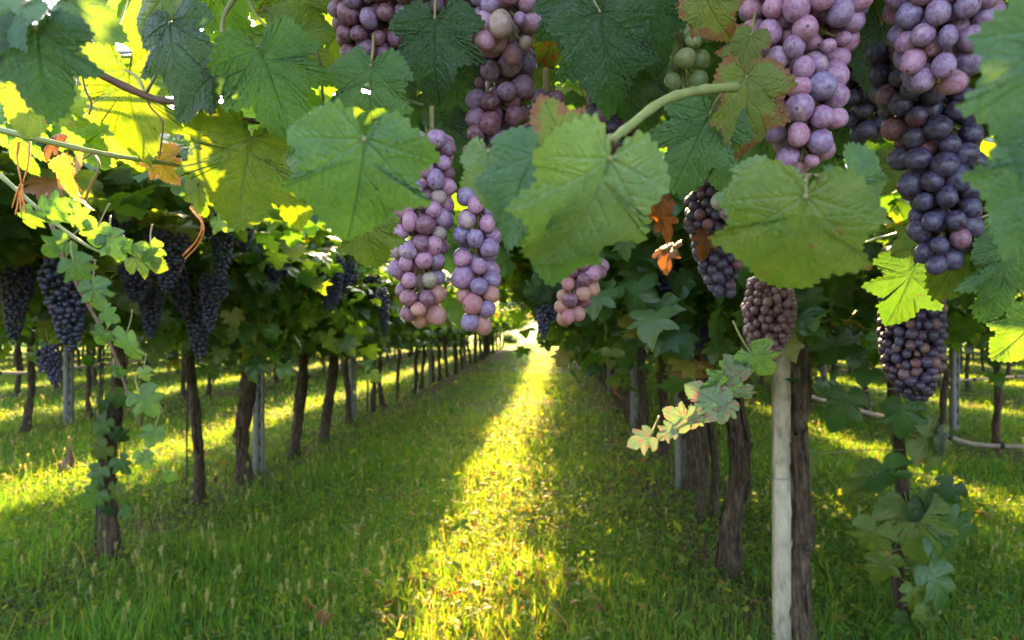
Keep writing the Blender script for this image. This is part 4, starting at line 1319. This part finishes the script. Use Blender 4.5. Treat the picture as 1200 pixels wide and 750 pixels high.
# -- dry yellow leaves and ties on the left
s = shoot('pale green cane below the brown one with withered yellow leaves', [(-10, 150, .80), (40, 162, .80), (110, 178, .82), (170, 188, .84), (240, 196, .88)], .0036, M_GCANE)
fleaf(s, 85, 213, .80, 68, 12, 'yellow', tx=-15, ty=35, fold=.5, curl=.4, anchor=(108, 178, .82))
fleaf(s, 192, 196, .86, 52, -20, 'yellow', tx=-20, ty=10, fold=.4, curl=.5, anchor=(180, 188, .84))
fleaf(s, 64, 172, .82, 40, 40, 'dry', tx=20, ty=30, fold=.6, curl=.7, hi=False, anchor=(60, 166, .81))
fleaf(s, 232, 232, .95, 50, 10, 'bright', tx=-20, ty=20, anchor=(236, 196, .88))
tendril(s, [(108, 178, .82), (116, 195, .82), (104, 222, .82), (98, 240, .82)], .0016, M_PETIOLE)
g = Geo()
for P in (((22, 166), (20, 186), (25, 216)), ((35, 166), (33, 192), (26, 217)), ((25, 214), (22, 232), (18, 252)), ((26, 215), (24, 236), (25, 256)), ((25, 216), (27, 234), (30, 250)), ((24, 216), (19, 228), (14, 244))):
    g.tube(spline([W(x, y, .80 + .003 * (x % 3)) for x, y in P], 5), np.linspace(.0013, .0007, 11), 5, .25, int(P[0][0]))
o_ = W(25, 168, .80)
me = g.mesh('raffia_tie', off=o_); me.materials.append(M_TIE)
tag(link('raffia_tie', me, None, None, o_), 'frayed orange raffia tie dangling from the cane at far left', 'plant tie')
g = Geo(); P = [W(222, 243, 1.3), W(236, 262, 1.3), (W(230, 282, 1.3)), W(214, 300, 1.3)]
for k in range(3): g.tube(spline([p + Vector((.002 * k, 0, .003 * k * (1 if k % 2 else -1))) for p in P], 6), .0011, 5, .2, k)
me = g.mesh('raffia_tie', off=P[0]); me.materials.append(M_TIE)
tag(link('raffia_tie', me, None, None, P[0]), 'short orange raffia tie below the small yellow green leaf', 'plant tie')

# -- left shoot drooping with pale leaves
s = shoot('pale shoot arching across the far left with small lobed leaves', [(0, 205, 1.35), (60, 258, 1.35), (110, 292, 1.35), (158, 306, 1.38)], .004, M_GCANE)
for px, py, sz, tp, m in ((95, 256, 40, -60, 'teal'), (112, 276, 34, 20, 'teal'), (134, 286, 30, -30, 'teal'), (152, 290, 28, -80, 'mid'), (172, 306, 34, -70, 'bright'), (180, 298, 26, -20, 'teal'), (68, 244, 34, -110, 'mid'), (36, 258, 36, 30, 'mid')):
    fleaf(s, px, py, 1.34, sz, tp, m, tx=rng.uniform(-30, 10), ty=rng.uniform(-25, 25), hi=False)
s = shoot('brown shoot hanging down at far left with pale leaves along it', [(60, 262, 1.75), (78, 310, 1.75), (105, 360, 1.75), (132, 410, 1.75), (150, 462, 1.75), (165, 500, 1.75)], .005)
for px, py, sz, tp, m in ((93, 318, 34, -30, 'teal'), (112, 345, 36, -15, 'teal'), (128, 370, 36, -60, 'mid'), (118, 396, 30, 40, 'mid'), (150, 406, 46, 15, 'teal'), (140, 436, 28, -70, 'mid'), (170, 440, 30, -10, 'pale'), (172, 472, 38, -40, 'teal'), (178, 512, 28, 20, 'teal'), (170, 540, 26, -10, 'teal'), (198, 560, 22, -60, 'mid'), (66, 290, 34, 60, 'mid')):
    fleaf(s, px, py, 1.74, sz, tp, m, tx=rng.uniform(-35, 10), ty=rng.uniform(-30, 30), hi=False)

# -- centre-left cluster of leaves
s = shoot('crisp serrated green leaf with a hole beside the wine red bunch', loc=W(430, 60, .60))
fleaf(s, 432, 112, .62, 112, 8, 'mid', tx=-10, ty=10, droop=.35, curl=.2, lobe=.35, hole=(.05, .30, .055), anchor=(438, 40, .70))
s = shoot('dark green leaf hanging between the wine red and pink bunches', loc=W(520, 0, .62))
fleaf(s, 508, 58, .64, 120, 4, 'deep', tx=-5, ty=12, droop=.3, anchor=(510, -20, .70))
fleaf(s, 535, 112, .70, 90, -12, 'deep', tx=-10, ty=-10, anchor=(540, 60, .74))
fleaf(s, 520, 160, .72, 70, 10, 'deep', tx=-20, ty=20, anchor=(545, 105, .74))
s = shoot('large soft teal leaf below the holed leaf, left of centre', loc=W(415, 150, .46))
fleaf(s, 420, 216, .32, 180, 4, 'teal', tx=-26, ty=-20, fold=.2, droop=.5, curl=.25, lobe=.5, anchor=(402, 140, .60))
fleaf(s, 368, 192, .36, 130, 30, 'mid', tx=-16, ty=34, fold=.15, curl=.25, droop=.35, lobe=.6, anchor=(402, 140, .60))
fleaf(s, 432, 282, .50, 80, -8, 'bright', tx=-22, ty=0, droop=.2, lobe=.5, anchor=(410, 225, .58))
# -- the big pale leaves in the middle
s = shoot('thick green stalk carrying the large pale leaves in the centre', [(862, 102, .52), (820, 106, .47), (778, 118, .42), (735, 150, .36), (716, 165, .33)], .0034, M_GCANE)
fleaf(s, 692, 245, .30, 205, 8, 'pale', tx=-24, ty=-30, fold=.22, droop=.5, curl=.22, lobe=.45, anchor=(718, 163, .33), label='largest pale green leaf hanging in the centre')
fleaf(s, 606, 222, .31, 145, 34, 'teal', tx=-10, ty=34, fold=.2, droop=.5, curl=.2, lobe=.5, anchor=(716, 160, .34))
fleaf(s, 652, 285, .33, 135, 16, 'teal', tx=-30, ty=10, droop=.3, curl=.25, lobe=.6, anchor=(690, 190, .34))
fleaf(s, 655, 155, .32, 95, 150, 'rim', tx=20, ty=10, droop=.2, lobe=.6, anchor=(716, 160, .34), label='pale leaf with reddened tips pointing up')
fleaf(s, 572, 205, .33, 90, 5, 'pale', tx=-10, ty=25, droop=.3, lobe=.5, anchor=(600, 160, .46))
s = shoot('shaded leaves behind the two toned bunch, left of centre', [(520, 60, 1.1), (500, 150, 1.05), (520, 240, 1.05)], .003, M_GCANE)
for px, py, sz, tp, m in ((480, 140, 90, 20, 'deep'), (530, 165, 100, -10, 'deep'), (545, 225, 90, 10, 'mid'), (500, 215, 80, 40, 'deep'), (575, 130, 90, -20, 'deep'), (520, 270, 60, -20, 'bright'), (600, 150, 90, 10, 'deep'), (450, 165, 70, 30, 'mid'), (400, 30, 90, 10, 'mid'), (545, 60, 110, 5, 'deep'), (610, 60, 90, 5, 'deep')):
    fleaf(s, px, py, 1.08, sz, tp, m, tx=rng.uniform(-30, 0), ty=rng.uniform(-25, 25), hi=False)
s = shoot('dark shoot dangling beside the red bunch tip in the middle', [(650, 250, 2.9), (648, 310, 2.9), (642, 352, 2.9)], .004)
for px, py, sz, tp, m in ((630, 352, 30, 40, 'deep'), (652, 348, 30, -20, 'deep'), (640, 330, 34, 10, 'deep'), (622, 340, 30, 70, 'mid'), (660, 330, 34, -50, 'deep'), (646, 300, 34, 0, 'deep')):
    fleaf(s, px, py, 2.86, sz, tp, m, tx=rng.uniform(-30, 0), ty=rng.uniform(-25, 25), hi=False)
s = shoot('sunlit yellow green leaves behind the brown cane at the upper left', [(30, 60, 1.0), (120, 66, 1.0), (230, 70, 1.0), (340, 110, 1.05)], .003, M_GCANE)
for px, py, sz, tp, m in ((60, 130, 90, 10, 'mid'), (15, 165, 80, 20, 'mid'), (95, 150, 80, -20, 'mid'), (120, 165, 70, 30, 'soft'), (30, 135, 70, -30, 'mid'), (112, 70, 90, -10, 'bright'), (235, 145, 80, 20, 'bright'), (330, 165, 100, -10, 'mid'), (150, 30, 80, 10, 'mid'), (370, 100, 90, 0, 'mid'), (345, 225, 70, -10, 'bright'), (240, 180, 70, 10, 'bright'), (400, 60, 80, 0, 'bright')):
    fleaf(s, px, py, 1.02, sz, tp, m, tx=rng.uniform(-35, 0), ty=rng.uniform(-30, 30), hi=False)
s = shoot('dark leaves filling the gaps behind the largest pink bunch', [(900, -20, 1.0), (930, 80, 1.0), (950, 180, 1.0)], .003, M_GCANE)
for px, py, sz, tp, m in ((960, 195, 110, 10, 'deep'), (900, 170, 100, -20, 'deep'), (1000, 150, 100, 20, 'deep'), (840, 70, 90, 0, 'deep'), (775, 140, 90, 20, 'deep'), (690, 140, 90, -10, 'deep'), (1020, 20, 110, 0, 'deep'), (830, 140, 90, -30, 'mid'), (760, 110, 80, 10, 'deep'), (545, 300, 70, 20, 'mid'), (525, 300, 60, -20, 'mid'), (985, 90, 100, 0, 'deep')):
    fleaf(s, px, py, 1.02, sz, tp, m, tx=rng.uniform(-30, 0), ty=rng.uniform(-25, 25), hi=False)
# -- dark leaves at the top centre
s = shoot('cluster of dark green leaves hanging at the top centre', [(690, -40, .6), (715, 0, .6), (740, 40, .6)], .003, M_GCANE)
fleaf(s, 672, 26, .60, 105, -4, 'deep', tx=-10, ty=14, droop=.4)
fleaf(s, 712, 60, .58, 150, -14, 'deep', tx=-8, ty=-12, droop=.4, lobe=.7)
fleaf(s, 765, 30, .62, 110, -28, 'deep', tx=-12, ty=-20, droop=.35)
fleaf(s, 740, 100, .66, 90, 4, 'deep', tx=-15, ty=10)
s = shoot('glowing yellow leaf with red spots beside the purple bunch', loc=W(640, 25, .95))
fleaf(s, 645, 52, .95, 66, 14, 'spotted', tx=-25, ty=-20, fold=.3, curl=.3, anchor=(660, 15, 1.0))
fleaf(s, 632, 92, .98, 60, -20, 'bright', tx=-25, ty=15, anchor=(650, 50, 1.0))
# -- leaves around the green bunch
s = shoot('glossy green lobed leaf below the unripe green bunch', loc=W(845, 110, .56))
fleaf(s, 815, 168, .56, 125, 28, 'mid', tx=-12, ty=14, droop=.4, lobe=1.2, anchor=(848, 108, .56))
fleaf(s, 856, 178, .60, 110, -12, 'teal', tx=-16, ty=-18, droop=.35, lobe=1.1, anchor=(848, 108, .56))
s = shoot('yellow green leaf with reddish brown rim left of the largest bunch', loc=W(860, 20, .54))
fleaf(s, 876, 128, .55, 125, -8, 'rim', tx=-12, ty=-22, fold=.2, droop=.3, lobe=.6, anchor=(862, 100, .54))
fleaf(s, 836, 16, .52, 80, -30, 'rim', tx=-15, ty=25, droop=.3, lobe=.6)
fleaf(s, 870, 62, .58, 70, 30, 'rim', tx=-10, ty=30, droop=.3)
s = shoot('curled orange brown dry leaves right of the central pale leaf', loc=W(768, 215, 1.1))
fleaf(s, 766, 232, 1.12, 40, 10, 'dry', tx=-10, ty=30, fold=.7, curl=.7, hi=False, anchor=(772, 205, 1.15))
fleaf(s, 778, 262, 1.25, 34, -25, 'dry', tx=10, ty=-30, fold=.7, curl=.8, hi=False, anchor=(776, 235, 1.2))
fleaf(s, 782, 298, 1.6, 32, 6, 'dry', tx=30, ty=55, fold=.6, curl=.6, hi=False, anchor=(780, 270, 1.6))
fleaf(s, 826, 283, 1.2, 30, 20, 'dry', tx=10, ty=20, fold=.8, curl=.8, hi=False, anchor=(832, 265, 1.24))
# -- the large right-hand leaves
s = shoot('large drooping green leaf below the largest pink bunch', loc=W(940, 200, .46))
fleaf(s, 932, 283, .31, 185, 10, 'soft', tx=-30, ty=14, fold=.2, droop=.4, curl=.25, lobe=.35, anchor=(950, 205, .52), label='largest drooping leaf, yellowish green and soft')
fleaf(s, 1008, 238, .34, 135, -46, 'teal', tx=-24, ty=-24, fold=.2, curl=.2, droop=.3, lobe=.5, anchor=(955, 205, .52))
fleaf(s, 884, 240, .34, 115, 38, 'pale', tx=-14, ty=36, fold=.2, curl=.2, droop=.3, lobe=.6, anchor=(950, 205, .52))
s = shoot('very close blue green leaves covering the right edge', loc=W(1190, -20, .34))
fleaf(s, 1248, 105, .24, 240, 10, 'teal', tx=-6, ty=16, droop=.3, curl=.1, lobe=.3)
fleaf(s, 1228, 215, .25, 190, 20, 'teal', tx=-10, ty=6, droop=.3, lobe=.4)
fleaf(s, 1262, 130, .34, 150, 10, 'pale', tx=-10, ty=-10, droop=.3, lobe=.4)
s = shoot('veined green leaves with pointed lobes at the right below the dark bunch', [(1190, 200, .75), (1165, 245, .72), (1172, 275, .72)], .003, M_GCANE)
fleaf(s, 1126, 300, .70, 115, 24, 'bright', tx=-10, ty=14, droop=.3, lobe=1.1, anchor=(1162, 250, .72))
fleaf(s, 1178, 325, .68, 120, -4, 'mid', tx=-12, ty=-14, droop=.3, lobe=1.15, anchor=(1172, 272, .72))
fleaf(s, 1195, 395, .9, 80, 40, 'mid', tx=-20, ty=10, anchor=(1196, 340, .85))
fleaf(s, 1040, 205, .85, 60, 30, 'bright', tx=-15, ty=10)
fleaf(s, 1070, 285, .85, 52, 60, 'bright', tx=-10, ty=10)
fleaf(s, 1030, 60, .85, 100, 5, 'deep', tx=-10, ty=15)
fleaf(s, 1060, 340, 1.2, 70, 20, 'deep', tx=-10, ty=15, hi=False)
# -- blurred pinkish shoot lower right
s = shoot('pale shoot with pink tinged leaves reaching over the right row trunks', [(905, 400, 1.0), (870, 445, .98), (820, 485, .96), (790, 505, .95)], .003, M_GCANE)
for px, py, sz, tp, m in ((752, 515, 34, 70, 'dusty'), (780, 508, 36, 60, 'dusty'), (796, 488, 38, 110, 'dusty'), (815, 496, 32, 10, 'dusty'), (828, 466, 40, 120, 'dusty'), (846, 452, 40, 60, 'teal'), (862, 432, 36, 150, 'dusty'), (874, 462, 34, -20, 'dusty'), (890, 425, 42, -40, 'teal'), (850, 482, 30, 20, 'dusty')):
    fleaf(s, px, py, .95, sz, tp, m, tx=rng.uniform(-30, 10), ty=rng.uniform(-25, 25), hi=False)
dL = depth_of(655)
vp = next(o for o in bpy.data.objects if o.get('label') == WORDS_L[0])
for px, py, sz, tp, m in ((118, 500, 24, 30, 'mid'), (140, 512, 22, -40, 'deep'), (116, 530, 26, 50, 'bright'), (144, 545, 22, -30, 'mid'), (112, 560, 28, 20, 'mid'), (136, 580, 24, -10, 'bright'), (108, 585, 26, 40, 'mid'), (126, 600, 22, 0, 'deep'), (148, 600, 20, -50, 'mid'), (118, 475, 26, 30, 'deep'), (142, 470, 24, -30, 'mid')):
    fleaf(vp, px, py, dL - .10, sz * 1.2, tp, m, tx=rng.uniform(-30, 15), ty=rng.uniform(-30, 30), hi=False, anchor=(130, py - 10, dL))
# -- young vine at right
dY = depth_of(728)
b, me = trunk_px([(1062, 728), (1052, 660), (1058, 580), (1052, 510), (1048, 440), (1055, 380)], .030, dY, 360)
yv = empty('grapevine', b, 'slender young vine with big lobed leaves low on its stem at right', 'grapevine')
link('trunk', me, None, yv)
for px, py, sz, tp, m in ((935, 552, 58, 10, 'soft'), (1012, 568, 62, 30, 'soft'), (1038, 560, 50, -20, 'mid'), (1022, 632, 58, 20, 'soft'), (1075, 620, 70, -14, 'soft'), (1100, 640, 66, -50, 'mid'), (1095, 600, 60, -120, 'deep'), (1035, 668, 50, 10, 'bright'), (1072, 700, 50, 0, 'soft'), (1100, 690, 52, -10, 'mid'),
                          (1040, 660, 24, 20, 'yellow'), (1085, 735, 56, 5, 'soft'), (1125, 625, 44, -70, 'mid'), (1105, 520, 50, -50, 'deep'), (1110, 580, 40, 30, 'deep'), (985, 480, 60, 15, 'mid'), (1060, 490, 46, 0, 'mid'), (1100, 525, 60, -60, 'soft'), (1060, 740, 44, 30, 'mid')):
    fleaf(yv, px, py, dY - .12, sz, tp, m, tx=rng.uniform(-30, 15), ty=rng.uniform(-30, 30), hi=False, anchor=(1056 + rng.uniform(-8, 8), py - 25, dY - .03))
# -- wire across the top left and the pale strut
wire([W(60, 66, 1.0), W(150, 61, 1.0), W(280, 57, 1.0), W(420, 100, 1.05), W(620, 160, 1.1)], .0028, 'trellis_wire', 'bluish metal wire crossing between the leaves at the top left', 'wire', M_WIRE, 'trellis wires')

# -- fallen leaves in the grass
rs = np.random.RandomState(77)
FALL = []
for i, m in enumerate(('yellow', 'dry', 'rim', 'yellow')):
    V, f, at = hires_leaf(1500 + i, .35, .5, .5, 1.0, 90, 8)
    me = npmesh('fallen_leaf', V * .075, f, at); me.materials.append(LEAF[m]); FALL.append(me)
for i in range(190):
    if i < 140: py = 440 + 308 * rs.rand() ** .8; px = 632 - (py - 420) * .26 + rs.randn() * (12 + .22 * (py - 420))
    else: py = rs.uniform(520, 745); px = rs.uniform(20, 1180)
    p = G(px, py)
    k = i % 4
    o = link('fallen_leaf', FALL[k], None, None, p + Vector((0, 0, .04 + .05 * rs.rand())))
    o.rotation_euler = (rs.randn() * .4, rs.randn() * .4, rs.rand() * 6.28)
    s_ = .35 + .5 * rs.rand(); o.scale = (s_, s_, s_)
    tag(o, ('yellow leaf lying in the grass', 'brown dry leaf lying in the grass', 'reddish rimmed leaf lying in the grass', 'yellow leaf lying in the grass')[k], 'leaf', ('fallen yellow leaves', 'fallen brown leaves', 'fallen reddish leaves', 'fallen yellow leaves')[k])
